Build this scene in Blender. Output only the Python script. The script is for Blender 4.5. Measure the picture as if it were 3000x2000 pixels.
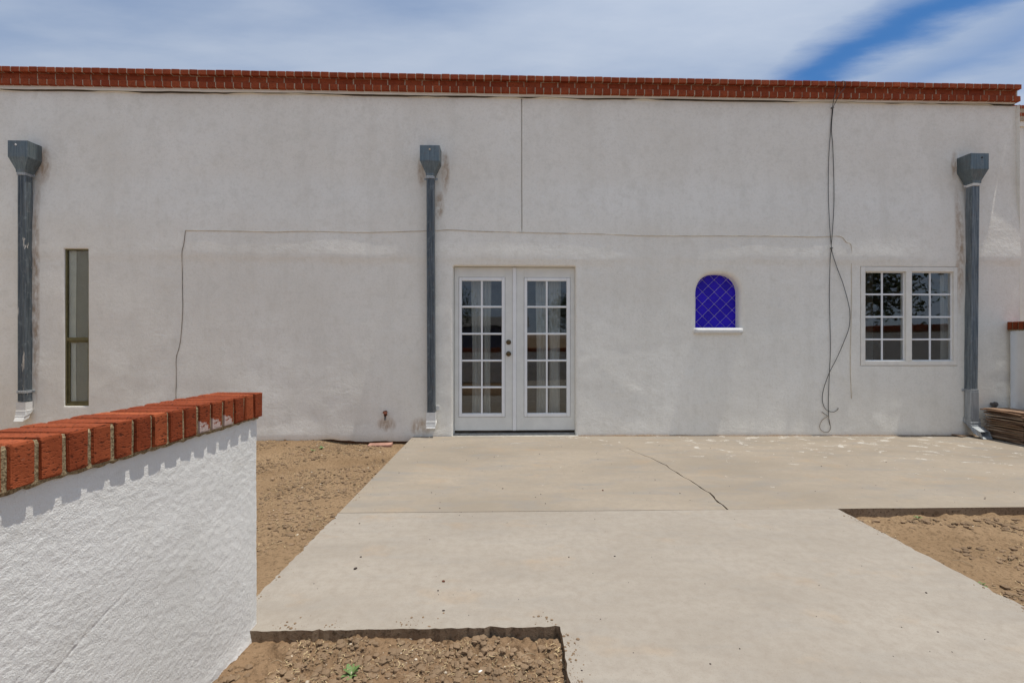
import bpy, bmesh, math, random
import numpy as np
from mathutils import Vector, Matrix
random.seed(7); np.random.seed(7)
R = math.radians
for o in list(bpy.data.objects): bpy.data.objects.remove(o)
scene = bpy.context.scene

# ------------------------------------------------------------------ camera
F = 1400.0; HZ = 990.0; CAMZ = 1.2            # focal length and horizon measured in photo pixels, eye height in metres
cam_d = bpy.data.cameras.new('camera'); cam = bpy.data.objects.new('camera', cam_d)
scene.collection.objects.link(cam); scene.camera = cam
cam_d.sensor_width = 36; cam_d.lens = F/3000*36
cam_d.shift_y = -(1000-HZ)/3000
cam_d.clip_start = .05; cam_d.clip_end = 9000
cam.location = (0, 0, CAMZ); cam.rotation_euler = (R(90), 0, 0)

# ------------------------------------------------------------------ light and sky
sun_vec = Vector((.235, -.004, .97)).normalized()
sun_el = math.asin(sun_vec.z); sun_az = math.atan2(sun_vec.x, sun_vec.y)
w = bpy.data.worlds.new('World'); scene.world = w; w.use_nodes = True
nt = w.node_tree; nt.nodes.clear()
def wn(t, **k):
    n = nt.nodes.new(t)
    for a, b in k.items(): setattr(n, a, b)
    return n
def wmath(op, a, b=None, c=None):
    n = wn('ShaderNodeMath', operation=op)
    for i, v in enumerate((a, b, c)):
        if v is None: continue
        if isinstance(v, (int, float)): n.inputs[i].default_value = v
        else: nt.links.new(v, n.inputs[i])
    return n.outputs[0]
sky = wn('ShaderNodeTexSky', sky_type='NISHITA', sun_disc=False, sun_elevation=sun_el, sun_rotation=sun_az,
         altitude=1500, air_density=1.0, dust_density=.3, ozone_density=4.0)
tc = wn('ShaderNodeTexCoord'); sep = wn('ShaderNodeSeparateXYZ'); nt.links.new(tc.outputs['Generated'], sep.inputs[0])
zc = wmath('MAXIMUM', sep.outputs[2], .05)
px_ = wmath('DIVIDE', sep.outputs[0], zc); py_ = wmath('DIVIDE', sep.outputs[1], zc)
cmb = wn('ShaderNodeCombineXYZ'); nt.links.new(px_, cmb.inputs[0]); nt.links.new(py_, cmb.inputs[1])
mp = wn('ShaderNodeMapping'); mp.inputs['Rotation'].default_value = (0, 0, R(61)); mp.inputs['Scale'].default_value = (.55, 1.5, 1)
nt.links.new(cmb.outputs[0], mp.inputs[0])
nz = wn('ShaderNodeTexNoise'); nz.inputs['Scale'].default_value = 1.3; nz.inputs['Detail'].default_value = 7; nz.inputs['Roughness'].default_value = .5
nt.links.new(mp.outputs[0], nz.inputs[0])
nz2 = wn('ShaderNodeTexNoise'); nz2.inputs['Scale'].default_value = .8; nz2.inputs['Detail'].default_value = 3
nt.links.new(cmb.outputs[0], nz2.inputs[0])
mp3 = wn('ShaderNodeMapping'); mp3.inputs['Rotation'].default_value = (0, 0, R(69)); mp3.inputs['Scale'].default_value = (1.2, 3.0, 1); nt.links.new(cmb.outputs[0], mp3.inputs[0])
nz3 = wn('ShaderNodeTexNoise'); nz3.inputs['Scale'].default_value = 1.6; nz3.inputs['Detail'].default_value = 8; nz3.inputs['Roughness'].default_value = .6; nt.links.new(mp3.outputs[0], nz3.inputs[0])
# a long clear streak through the thin cloud deck
band = wmath('ADD', wmath('MULTIPLY', px_, .933), wmath('MULTIPLY', py_, .361))
band = wmath('ADD', band, wmath('MULTIPLY', wmath('SUBTRACT', nz.outputs[0], .5), .10))
band = wmath('ADD', band, wmath('MULTIPLY', wmath('SUBTRACT', nz3.outputs[0], .5), .30))
def streak(c, hw, gain, amt):
    g = wmath('ABSOLUTE', wmath('SUBTRACT', band, c)); g = wmath('MULTIPLY', wmath('SUBTRACT', 1.0, wmath('DIVIDE', g, hw)), gain)
    return wmath('MULTIPLY', wmath('SMOOTH_MIN', wmath('MAXIMUM', g, 0.0), 1.0, .3), amt)
gap = wmath('MINIMUM', wmath('ADD', streak(1.72, .20, 1.25, 1.0), streak(2.13, .2, 1.0, .38)), 1.0)
cover = wmath('ADD', wmath('MULTIPLY', wmath('SUBTRACT', nz.outputs[0], .5), 1.25), .90)
cover = wmath('MULTIPLY', cover, wmath('SUBTRACT', 1.0, gap))
cover = wmath('MINIMUM', wmath('MAXIMUM', cover, 0.0), .97)
cl = wn('ShaderNodeMixRGB'); cl.inputs[1].default_value = (2.7, 3.45, 4.8, 1); cl.inputs[2].default_value = (4.35, 4.9, 5.85, 1)
wisp = wmath('ADD', wmath('MULTIPLY', wmath('SUBTRACT', nz2.outputs[0], .5), 1.2), wmath('MULTIPLY', wmath('SUBTRACT', nz.outputs[0], .5), 1.3))
wisp = wmath('ADD', wisp, wmath('MULTIPLY', wmath('SUBTRACT', nz3.outputs[0], .5), .9))
wisp = wmath('MINIMUM', wmath('MAXIMUM', wmath('ADD', wisp, .48), 0.0), 1.0)
nt.links.new(wisp, cl.inputs[0])
dt = wn('ShaderNodeVectorMath', operation='DOT_PRODUCT'); nt.links.new(tc.outputs['Generated'], dt.inputs[0]); dt.inputs[1].default_value = sun_vec
ph = wmath('ADD', 1.0, wmath('MULTIPLY', wmath('POWER', wmath('MAXIMUM', dt.outputs['Value'], 0.0), 4.0), .8))
cl2_ = wn('ShaderNodeVectorMath', operation='SCALE'); nt.links.new(cl.outputs[0], cl2_.inputs[0]); nt.links.new(ph, cl2_.inputs['Scale'])
mx = wn('ShaderNodeMixRGB'); nt.links.new(cover, mx.inputs[0]); hs = wn('ShaderNodeHueSaturation'); hs.inputs['Saturation'].default_value = 1.22; hs.inputs['Value'].default_value = 1.0; nt.links.new(sky.outputs[0], hs.inputs['Color']); nt.links.new(hs.outputs[0], mx.inputs[1]); nt.links.new(cl2_.outputs[0], mx.inputs[2])
bg = wn('ShaderNodeBackground'); bg.inputs[1].default_value = .1; nt.links.new(mx.outputs[0], bg.inputs[0])
ow = wn('ShaderNodeOutputWorld'); nt.links.new(bg.outputs[0], ow.inputs[0])
sl = bpy.data.lights.new('sun', 'SUN'); sl.energy = 3.6; sl.angle = R(.6); sl.color = (1, .955, .87)
so = bpy.data.objects.new('sun', sl); scene.collection.objects.link(so)
so.rotation_euler = sun_vec.to_track_quat('Z', 'Y').to_euler(); so.location = (3, -2, 12)
vs = scene.view_settings; vs.view_transform = 'Standard'; vs.look = 'None'; vs.exposure = 0.26; vs.gamma = 1; vs.use_curve_mapping = False

# ------------------------------------------------------------------ helpers
TH = math.atan(.028); CT, ST = math.cos(TH), math.sin(TH); WY = 5.88      # the facade: turned 1.6 degrees, 5.88 m off
def LW(px, py, off=0.0):
    """photo measurement -> (s, z) on the facade plane, off metres behind it"""
    x = (px-1500)/F; v = (HZ-py)/F
    s = (x*(WY+off*CT)+off*ST)/(CT-x*ST); k = WY+s*ST+off*CT
    return s, CAMZ+v*k
def wloc(s, y, z): return Vector((s*CT-y*ST, WY+s*ST+y*CT, z))            # facade frame -> world
def GP(px, py, z=0.0):
    k = F*(CAMZ-z)/(py-HZ); return ((px-1500)/F*k, k)
def tag(o, label=None, cat=None, group=None, kind=None):
    if label: o['label'] = label
    if cat: o['category'] = cat
    if group: o['group'] = group
    if kind: o['kind'] = kind
    return o
def link(o, parent=None):
    scene.collection.objects.link(o)
    if parent is not None: o.parent = parent
    return o
def empty(name, loc=(0,0,0), rz=0, parent=None):
    o = bpy.data.objects.new(name, None); o.empty_display_size = .1
    o.location = loc; o.rotation_euler = (0, 0, rz); return link(o, parent)
class MB:
    def __init__(s): s.v = []; s.f = []
    def add(s, vs, fs):
        n = len(s.v); s.v += [tuple(v) for v in vs]; s.f += [tuple(i+n for i in f) for f in fs]; return s
    def box(s, x0, x1, y0, y1, z0, z1):
        return s.add([(x0,y0,z0),(x1,y0,z0),(x1,y1,z0),(x0,y1,z0),(x0,y0,z1),(x1,y0,z1),(x1,y1,z1),(x0,y1,z1)],
                     [(3,2,1,0),(4,5,6,7),(0,1,5,4),(1,2,6,5),(2,3,7,6),(3,0,4,7)])
    def loft(s, rings, closed=True, cap0=False, cap1=False):
        n = len(rings[0]); vs = [p for r in rings for p in r]; fs = []
        for i in range(len(rings)-1):
            for j in range(n if closed else n-1):
                k = (j+1) % n; fs.append((i*n+j, i*n+k, (i+1)*n+k, (i+1)*n+j))
        if cap0: fs.append(tuple(reversed(range(n))))
        if cap1: fs.append(tuple(range((len(rings)-1)*n, len(rings)*n)))
        return s.add(vs, fs)
    def tube(s, pts, r, n=7, cap=True):
        pts = [Vector(p) for p in pts]; rings = []; up = Vector((0,1,0))
        for i, p in enumerate(pts):
            t = (pts[min(i+1, len(pts)-1)]-pts[max(i-1, 0)]).normalized()
            a = t.cross(up)
            if a.length < .05: a = t.cross(Vector((1,0,0)))
            a.normalize(); b = t.cross(a); rr = r[i] if isinstance(r, (list, tuple)) else r
            rings.append([p+a*(rr*math.cos(q*2*math.pi/n))+b*(rr*math.sin(q*2*math.pi/n)) for q in range(n)])
        return s.loft(rings, True, cap, cap)
    def lathe(s, c, axis, prof, n=20):
        """prof: (distance along axis, radius)"""
        c = Vector(c); ax = Vector(axis).normalized(); a = ax.orthogonal().normalized(); b = ax.cross(a)
        rings = [[c+ax*d+a*(r*math.cos(q*2*math.pi/n))+b*(r*math.sin(q*2*math.pi/n)) for q in range(n)] for d, r in prof]
        return s.loft(rings, True, True, True)
    def mesh(s, name, smooth=False):
        m = bpy.data.meshes.new(name); m.from_pydata([tuple(v) for v in s.v], [], s.f)
        bm = bmesh.new(); bm.from_mesh(m); bmesh.ops.recalc_face_normals(bm, faces=bm.faces); bm.to_mesh(m); bm.free()
        if smooth: m.shade_smooth()
        return m
    def build(s, name, mat, parent=None, smooth=False, bevel=0, seg=1, fix=True, loc=None):
        if fix: m = s.mesh(name, smooth)
        else:
            m = bpy.data.meshes.new(name); m.from_pydata([tuple(v) for v in s.v], [], s.f)
            if smooth: m.shade_smooth()
        m.materials.append(mat)
        o = bpy.data.objects.new(name, m)
        if bevel:
            b = o.modifiers.new('bevel', 'BEVEL'); b.width = bevel; b.segments = seg; b.limit_method = 'ANGLE'; b.angle_limit = R(40)
        if loc is not None: o.location = loc
        return link(o, parent)
def np_grid(name, V, nu, nv, mat, parent=None, smooth=True, keep=None):
    """V: (nu*nv,3) row-major with u fastest"""
    i = np.arange(nu-1)[None, :]+np.arange(nv-1)[:, None]*nu
    fc = np.stack([i, i+1, i+1+nu, i+nu], -1).reshape(-1, 4)
    if keep is not None: fc = fc[keep.reshape(-1)]
    m = bpy.data.meshes.new(name); m.from_pydata(V.tolist(), [], fc.tolist())
    if smooth: m.shade_smooth()
    m.materials.append(mat); o = bpy.data.objects.new(name, m); return link(o, parent)
def vnoise(x, y, seed=0):
    x = np.asarray(x, float); y = np.asarray(y, float)
    xi = np.floor(x).astype(np.int64); yi = np.floor(y).astype(np.int64); xf = x-xi; yf = y-yi
    def h(a, b):
        n = (a*374761393+b*668265263+seed*1442695041) & 0x7fffffff
        n = ((n ^ (n >> 13))*1274126177) & 0x7fffffff
        return ((n ^ (n >> 16)) & 0xffff)/65535.0
    u = xf*xf*xf*(xf*(xf*6-15)+10); v = yf*yf*yf*(yf*(yf*6-15)+10)
    return (h(xi,yi)*(1-u)+h(xi+1,yi)*u)*(1-v)+(h(xi,yi+1)*(1-u)+h(xi+1,yi+1)*u)*v-.5
def fbm(x, y, oct=4, seed=0, gain=.5):
    t = 0; a = 1; f = 1
    for k in range(oct): t = t+a*vnoise(np.asarray(x)*f+k*17.3, np.asarray(y)*f-k*9.1, seed+k); a *= gain; f *= 2.03
    return t
def smooth_path(pts, k=6):
    pts = [Vector(p) for p in pts]; out = []
    for i in range(len(pts)-1):
        p0, p1, p2, p3 = pts[max(i-1,0)], pts[i], pts[i+1], pts[min(i+2,len(pts)-1)]
        for j in range(k):
            t = j/k
            out.append(.5*((2*p1)+(p2-p0)*t+(2*p0-5*p1+4*p2-p3)*t*t+(3*p1-p0-3*p2+p3)*t**3))
    out.append(pts[-1]); return out

# ------------------------------------------------------------------ materials
class NT:
    def __init__(s, name):
        s.m = bpy.data.materials.new(name); s.m.use_nodes = True; s.t = s.m.node_tree
        s.b = s.t.nodes['Principled BSDF']; s.out = s.t.nodes['Material Output']
        s.tc = s.t.nodes.new('ShaderNodeTexCoord')
    def co(s, kind='Object', scale=(1,1,1), rot=(0,0,0), loc=(0,0,0)):
        m = s.t.nodes.new('ShaderNodeMapping'); m.inputs['Scale'].default_value = scale; m.inputs['Rotation'].default_value = rot; m.inputs['Location'].default_value = loc
        s.t.links.new(s.tc.outputs[kind], m.inputs[0]); return m.outputs[0]
    def world(s, scale=(1,1,1)):
        g = s.t.nodes.new('ShaderNodeNewGeometry'); m = s.t.nodes.new('ShaderNodeMapping'); m.inputs['Scale'].default_value = scale
        s.t.links.new(g.outputs['Position'], m.inputs[0]); return m.outputs[0]
    def noise(s, co, scale, detail=4, rough=.5, dist=0):
        n = s.t.nodes.new('ShaderNodeTexNoise'); n.inputs['Scale'].default_value = scale; n.inputs['Detail'].default_value = detail
        n.inputs['Roughness'].default_value = rough; n.inputs['Distortion'].default_value = dist; s.t.links.new(co, n.inputs['Vector']); return n.outputs[0]
    def ramp(s, fac, a, b, lo=0.0, hi=1.0):
        n = s.t.nodes.new('ShaderNodeMapRange'); n.inputs[1].default_value = a; n.inputs[2].default_value = b
        n.inputs[3].default_value = lo; n.inputs[4].default_value = hi; s.t.links.new(fac, n.inputs[0]); return n.outputs[0]
    def math(s, op, a, b=0.0):
        n = s.t.nodes.new('ShaderNodeMath'); n.operation = op
        for i, v in enumerate((a, b)):
            if isinstance(v, (int, float)): n.inputs[i].default_value = v
            else: s.t.links.new(v, n.inputs[i])
        return n.outputs[0]
    def mix(s, fac, a, b):
        n = s.t.nodes.new('ShaderNodeMixRGB')
        for i, v in enumerate((fac, a, b)):
            if isinstance(v, (int, float)): n.inputs[i].default_value = v
            elif isinstance(v, tuple): n.inputs[i].default_value = v if len(v) == 4 else v+(1,)
            else: s.t.links.new(v, n.inputs[i])
        return n.outputs[0]
    def rnd(s):
        n = s.t.nodes.new('ShaderNodeObjectInfo'); return n.outputs['Random']
    def sep(s, co):
        n = s.t.nodes.new('ShaderNodeSeparateXYZ'); s.t.links.new(co, n.inputs[0]); return n.outputs
    def set(s, name, v):
        i = s.b.inputs[name]
        if isinstance(v, (int, float)): i.default_value = v
        elif isinstance(v, tuple): i.default_value = v if len(v) == 4 else v+(1,)
        else: s.t.links.new(v, i)
        return s
    def bump(s, *hs):
        """hs: (height socket, strength, distance)"""
        prev = None
        for h, st, d in hs:
            n = s.t.nodes.new('ShaderNodeBump'); n.inputs['Strength'].default_value = st; n.inputs['Distance'].default_value = d
            s.t.links.new(h, n.inputs['Height'])
            if prev is not None: s.t.links.new(prev, n.inputs['Normal'])
            prev = n.outputs[0]
        s.t.links.new(prev, s.b.inputs['Normal']); return s
def spot_mask(n, co, cx, cz, rx, rz, edge):
    """soft elliptical stain mask on the facade around (cx, cz), broken up by a noise edge"""
    o = n.sep(co)
    a = n.math('DIVIDE', n.math('SUBTRACT', o[0], cx), rx); b = n.math('DIVIDE', n.math('SUBTRACT', o[2], cz), rz)
    d = n.math('ADD', n.math('MULTIPLY', a, a), n.math('MULTIPLY', b, b))
    return n.math('MULTIPLY', n.ramp(d, 0.1, 1.0, 1, 0), edge)
def m_facade():
    n = NT('facade_stucco'); co = n.co()
    blot = n.noise(co, .9, 5, .6); fine = n.noise(co, 9, 5, .6); streak = n.noise(n.co(scale=(5, 5, .7)), 1.0, 5, .6)
    grit = n.noise(co, 95, 3, .65); med = n.noise(co, 21, 4, .55)
    lumps = n.noise(n.co(scale=(1, 1, 1.8)), 5.5, 4, .6, .6)
    c = n.mix(n.ramp(blot, .3, .7), (.81, .772, .69), (.895, .867, .795))
    c = n.mix(n.ramp(streak, .5, .8, 0, .42), c, (.68, .645, .565))
    c = n.mix(n.ramp(fine, .5, .72, 0, .5), c, (.71, .68, .60))
    c = n.mix(n.ramp(n.noise(co, 34, 5, .7), .5, .72, 0, .55), c, (.69, .66, .58))
    c = n.mix(n.ramp(n.noise(co, 27, 5, .7), .56, .74, 0, .6), c, (.90, .89, .85))
    c = n.mix(n.ramp(grit, .63, .77, 0, .5), c, (.46, .38, .32))
    for (sx, sz, rx, rz) in STAINS:
        c = n.mix(n.math('MULTIPLY', spot_mask(n, co, sx, sz, rx, rz, n.ramp(n.noise(n.co(scale=(1,1,.4)), 22, 4, .65), .32, .62)), .75), c, (.36, .22, .11))
    n.set('Base Color', c).set('Roughness', .93).set('Specular IOR Level', .15)
    n.bump((n.math('MULTIPLY', lumps, n.ramp(n.noise(co, 1.3, 3, .6), .42, .66)), .5, .012), (med, .45, .006), (n.noise(co, 52, 4, .65), .5, .004), (grit, .5, .0025)); return n.m
def m_halfstucco():
    n = NT('rough_white_stucco'); co = n.co()
    blot = n.noise(co, 2.2, 4, .6); g = n.noise(co, 230, 3, .7)
    c = n.mix(n.ramp(blot, .3, .7), (.69, .68, .645), (.775, .765, .735))
    c = n.mix(n.ramp(n.noise(co, 60, 3, .6), .66, .8, 0, .3), c, (.5, .45, .38))
    c = n.mix(n.ramp(n.noise(n.co(scale=(1, 1, 1.6)), 6, 6, .7), .56, .72, 0, .35), c, (.56, .53, .47))
    n.set('Base Color', c).set('Roughness', .9).set('Specular IOR Level', .15).bump((g, .9, .003)); return n.m
def m_brick(name, dark, light, k=1.0):
    n = NT(name); co = n.co(); r = n.rnd()
    off = n.t.nodes.new('ShaderNodeVectorMath'); off.operation = 'ADD'; n.t.links.new(co, off.inputs[0])
    cb = n.t.nodes.new('ShaderNodeCombineXYZ'); n.t.links.new(n.math('MULTIPLY', r, 13.0), cb.inputs[0]); n.t.links.new(n.math('MULTIPLY', r, 7.0), cb.inputs[1])
    n.t.links.new(cb.outputs[0], off.inputs[1]); co = off.outputs[0]
    pm = n.t.nodes.new('ShaderNodeMapping'); pm.inputs['Scale'].default_value = (1, .55, 1.2); n.t.links.new(co, pm.inputs[0])
    pit = n.noise(pm.outputs[0], 150*k, 2, .6); blot = n.noise(co, 14, 4, .6); g = n.noise(co, 420*k, 2, .6)
    c = n.mix(r, dark, light)
    c = n.mix(n.ramp(blot, .35, .7, 0, .55), c, tuple(v*.62 for v in dark))
    c = n.mix(n.ramp(pit, .565, .68, 0, .85), c, (.05, .016, .009))
    c = n.mix(n.ramp(n.noise(co, 40, 3, .6), .68, .8, 0, .45), c, (.50, .28, .18))
    n.set('Base Color', c).set('Roughness', .92).set('Specular IOR Level', .12)
    n.bump((n.ramp(pit, .5, .72, 1, 0), .6, .0025), (g, .45, .0012)); return n.m
def m_smear(base):
    m = base.copy(); m.name = 'paint_smeared_brick'; t = m.node_tree; b = t.nodes['Principled BSDF']; old = b.inputs['Base Color'].links[0].from_socket
    tc_ = t.nodes.new('ShaderNodeTexCoord'); sp_ = t.nodes.new('ShaderNodeSeparateXYZ'); t.links.new(tc_.outputs['Object'], sp_.inputs[0])
    nz_ = t.nodes.new('ShaderNodeTexNoise'); nz_.inputs['Scale'].default_value = 45; nz_.inputs['Detail'].default_value = 4; t.links.new(tc_.outputs['Object'], nz_.inputs[0])
    a_ = t.nodes.new('ShaderNodeMath'); a_.operation = 'MULTIPLY_ADD'; a_.inputs[1].default_value = -9; t.links.new(sp_.outputs[2], a_.inputs[0]); t.links.new(nz_.outputs[0], a_.inputs[2])
    r_ = t.nodes.new('ShaderNodeMapRange'); r_.inputs[1].default_value = .66; r_.inputs[2].default_value = .72; r_.inputs[4].default_value = .5; t.links.new(a_.outputs[0], r_.inputs[0])
    x_ = t.nodes.new('ShaderNodeMixRGB'); x_.inputs[2].default_value = (.66, .62, .58, 1); t.links.new(r_.outputs[0], x_.inputs[0]); t.links.new(old, x_.inputs[1]); t.links.new(x_.outputs[0], b.inputs['Base Color'])
    return m
def m_mortar(name, a, b, sc=190):
    n = NT(name); co = n.world(); g = n.noise(co, sc, 3, .7)
    n.set('Base Color', n.mix(n.ramp(g, .38, .62), a, b)).set('Roughness', .95).bump((g, .9, .005)); return n.m
def m_concrete(name, a, b, spots, gray):
    n = NT(name); co = n.world()
    big = n.noise(n.world((1, 2.1, 1)), .8, 6, .62, .4); mid = n.noise(n.world((.7, 2.3, 1)), 3.1, 5, .6, .6); g = n.noise(co, 160, 3, .65); sp = n.noise(co, 26, 3, .6)
    c = n.mix(n.ramp(big, .34, .66), a, b)
    c = n.mix(n.ramp(mid, .5, .74, 0, gray), c, (.225, .212, .194))
    c = n.mix(n.ramp(n.noise(n.world((1, 1.6, 1)), 1.9, 4, .6), .58, .76, 0, .45), c, (.36, .245, .14))
    c = n.mix(n.ramp(n.noise(co, 18, 6, .75), .42, .66, 0, .5), c, (.24, .2, .16))
    c = n.mix(n.ramp(g, .56, .7, 0, .45), c, (.2, .16, .125))
    c = n.mix(n.ramp(sp, .68, .76, 0, .4), c, (.16, .13, .10))
    if spots:      # pale paint drips and worn patches, thicker toward the far right of the patio
        o = n.sep(co)
        dens = n.ramp(n.math('ADD', n.math('MULTIPLY', o[0], .085), n.math('MULTIPLY', n.math('SUBTRACT', o[1], 4.6), .30)), -.35, .7, -.03, .115)
        p = n.noise(n.world((1.0, 1.3, 1)), 5.5, 6, .72, .6)
        c = n.mix(n.math('MULTIPLY', n.ramp(n.math('ADD', p, dens), .685, .705), .6), c, (.56, .53, .48))
    n.set('Base Color', c).set('Roughness', .9).set('Specular IOR Level', .18)
    n.bump((sp, .18, .004), (g, .35, .0015)); return n.m
def m_soil(name, a, b):
    n = NT(name); co = n.world(); big = n.noise(co, 1.7, 5, .6); g = n.noise(co, 48, 5, .7); f = n.noise(co, 210, 3, .7)
    c = n.mix(n.ramp(big, .3, .7), a, b)
    c = n.mix(n.ramp(g, .5, .68, 0, .85), c, tuple(v*.38 for v in a))
    c = n.mix(n.ramp(f, .62, .72, 0, .55), c, (.52, .40, .27))
    n.set('Base Color', c).set('Roughness', .97).set('Specular IOR Level', .08).bump((g, .7, .012), (f, .7, .004)); return n.m
def m_simple(name, col, rough=.6, metal=0, bump=None, var=.12, sc=8, spec=.3):
    n = NT(name); co = n.co(); v = n.noise(co, sc, 4, .6)
    n.set('Base Color', n.mix(n.ramp(v, .3, .7), tuple(x*(1-var) for x in col), tuple(min(1, x*(1+var)) for x in col)))
    n.set('Roughness', rough).set('Metallic', metal).set('Specular IOR Level', spec)
    if bump: n.bump((n.noise(co, bump[0], 3, .6), bump[1], bump[2]))
    return n.m
def m_galv(name, peel, rust=.0, a=(.055, .07, .082), b=(.15, .175, .19), metal=.35):
    n = NT(name); co = n.co(); st = n.noise(n.co(scale=(60, 60, 3)), 1.0, 5, .6); sp = n.noise(n.co(scale=(1,1,.6)), 28, 4, .65)
    c = n.mix(n.ramp(st, .35, .68), a, b)
    c = n.mix(n.ramp(sp, .55, .7, 0, .5), c, (.27, .30, .31))
    if peel:
        p = n.noise(n.co(scale=(9, 9, 1.3)), 1.4, 5, .65, .4)
        c = n.mix(n.ramp(p, peel, peel+.015), c, (.66, .62, .55))
    if rust: c = n.mix(n.ramp(n.noise(co, 11, 4, .6), .55, .75, 0, rust), c, (.20, .11, .055))
    n.set('Base Color', c).set('Metallic', metal).set('Roughness', n.ramp(sp, .3, .7, .38, .62)).bump((sp, .2, .004)); return n.m
def m_glass(name, rough=.0):
    n = NT(name); t = n.t; t.nodes.remove(n.b)
    tr = t.nodes.new('ShaderNodeBsdfTransparent'); tr.inputs[0].default_value = (.945, .96, .955, 1)
    gl = t.nodes.new('ShaderNodeBsdfGlossy'); gl.inputs['Roughness'].default_value = .012
    fr = t.nodes.new('ShaderNodeFresnel'); bf = t.nodes.new('ShaderNodeNewGeometry'); t.links.new(n.ramp(bf.outputs['Backfacing'], 0, 1, 1.52, 1/1.52), fr.inputs[0])
    bp = t.nodes.new('ShaderNodeBump'); bp.inputs['Strength'].default_value = .1; bp.inputs['Distance'].default_value = .004
    t.links.new(n.noise(n.co(), 4.5, 2, .5), bp.inputs['Height']); t.links.new(bp.outputs[0], gl.inputs['Normal'])
    k = n.math('MINIMUM', n.math('MULTIPLY', fr.outputs[0], 1.75), 1.0)        # two faces of the pane and its coating
    mx = t.nodes.new('ShaderNodeMixShader'); t.links.new(k, mx.inputs[0]); t.links.new(tr.outputs[0], mx.inputs[1]); t.links.new(gl.outputs[0], mx.inputs[2])
    t.links.new(mx.outputs[0], n.out.inputs[0]); return n.m
def m_wood():
    n = NT('weathered_shingle'); co = n.co(); r = n.rnd()
    gr = n.noise(n.co(scale=(60, 4, 40)), 1.0, 4, .6)
    c = n.mix(r, (.22, .125, .07), (.50, .37, .25)); c = n.mix(n.ramp(gr, .42, .66, 0, .8), c, (.12, .062, .034))
    n.set('Base Color', c).set('Roughness', .9).bump((gr, .5, .004)); return n.m
def m_leaf(name, a, b):
    n = NT(name); n.set('Base Color', n.mix(n.ramp(n.noise(n.co(), 3.0, 3, .6), .3, .7), a, b)).set('Roughness', .6).set('Specular IOR Level', .25); return n.m
def m_tile():
    n = NT('blue_glazed_tile'); r = n.rnd(); co = n.co(); v = n.noise(co, 26, 3, .6)
    c = n.mix(r, (.014, .002, .38), (.028, .006, .55)); c = n.mix(n.ramp(v, .45, .75, 0, .5), c, (.05, .03, .58))
    n.set('Base Color', c).set('Roughness', .38).set('Specular IOR Level', .22).bump((n.noise(co, 14, 2, .5), .15, .004)); return n.m

# leader head centres along the facade, used for the rust stains behind them
STAINS = []
for (x0, y0, x1, y1) in ((97, 425, 128, 530), (96, 540, 112, 1170), (1296, 440, 1312, 560), (1277, 560, 1296, 640), (1225, 455, 1240, 540), (2800, 440, 2815, 520), (2803, 560, 2822, 900), (1212, 1225, 1250, 1276), (1115, 1222, 1150, 1262)):
    a = LW((x0+x1)/2, (y0+y1)/2); w_ = (x1-x0)/238; h_ = (y1-y0)/238
    STAINS.append((a[0], a[1], w_*.9, h_*.6))
FAC = m_facade(); HST = m_halfstucco()
BRK = m_brick('coping_brick', (.20, .040, .015), (.385, .098, .038)); BRK2 = m_brick('cornice_brick', (.285, .058, .024), (.39, .092, .037), .8)
MORT = m_mortar('sandy_mortar', (.12, .078, .036), (.40, .31, .18)); MORT2 = m_mortar('cornice_mortar', (.34, .25, .16), (.58, .48, .36), 90)
CONC = m_concrete('walkway_concrete', (.283, .247, .203), (.332, .294, .246), False, .3); CONC2 = m_concrete('patio_concrete', (.25, .211, .163), (.32, .27, .21), True, .75)
SOIL = m_soil('dry_soil', (.205, .132, .073), (.285, .193, .113)); SOIL2 = m_soil('loose_soil', (.19, .118, .066), (.27, .178, .104)); CLOD = m_simple('soil_clod', (.22, .15, .093), .97, 0, (60, .6, .006), .35, 2.5, .08)
CLOD2 = m_simple('pale_pebble', (.50, .42, .32), .9, 0, (60, .5, .004), .3, 9, .15)
SIDE = m_soil('soil_stained_concrete', (.21, .14, .085), (.32, .24, .165)); GALV = m_galv('galvanised_old', 0, .35); GALVP = m_galv('galvanised_peeling', .625, .15); GALVR = m_galv('galvanised_right', .70, .2, (.09, .115, .135), (.24, .27, .285)); GALVN = m_galv('galvanised_new', 0, 0, (.30, .32, .33), (.46, .48, .49))
GALVH = m_galv('galvanised_head', 0, .25, (.12, .155, .17), (.20, .235, .245), .65)
WHITEM = m_simple('white_painted_metal', (.70, .69, .66), .55, 0, (30, .2, .003), .1, 20)
DOORW = m_simple('door_paint', (.74, .735, .69), .55, 0, (40, .12, .002), .06, 6); TRIMW = m_simple('white_glazing_trim', (.82, .82, .81), .45, 0, None, .05, 6)
WINW = m_simple('window_trim_paint', (.80, .765, .69), .6, 0, (50, .2, .002), .07, 8)
DARKGAP = m_simple('dark_gap', (.07, .055, .042), .9, 0, None, .5, 3); BRONZE = m_simple('bronze_aluminium', (.15, .13, .06), .5, .3, None, .25, 14); BRASS = m_simple('aged_brass', (.12, .085, .045), .35, .85, None, .3, 60)  # DARKGAP: painted-in shade of the cornice strips, dark fill of the door gap
THRESH = m_simple('worn_threshold', (.36, .34, .30), .5, .3, None, .25, 18)
BLACK = m_simple('black_cable_jacket', (.035, .036, .035), .6); PAINTED = m_simple('overpainted_cable', (.60, .53, .42), .85, 0, None, .3, 6); DIRTY = m_simple('dirty_cable', (.27, .22, .17), .85, 0, None, .6, 5)
BANDP = m_simple('band_paint', (.76, .73, .65), .8, 0, (40, .3, .003), .06, 3); GLASS = m_glass('window_glass'); TILE = m_tile(); GROUT = m_simple('violet_grout', (.55, .47, .78), .8)
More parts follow.
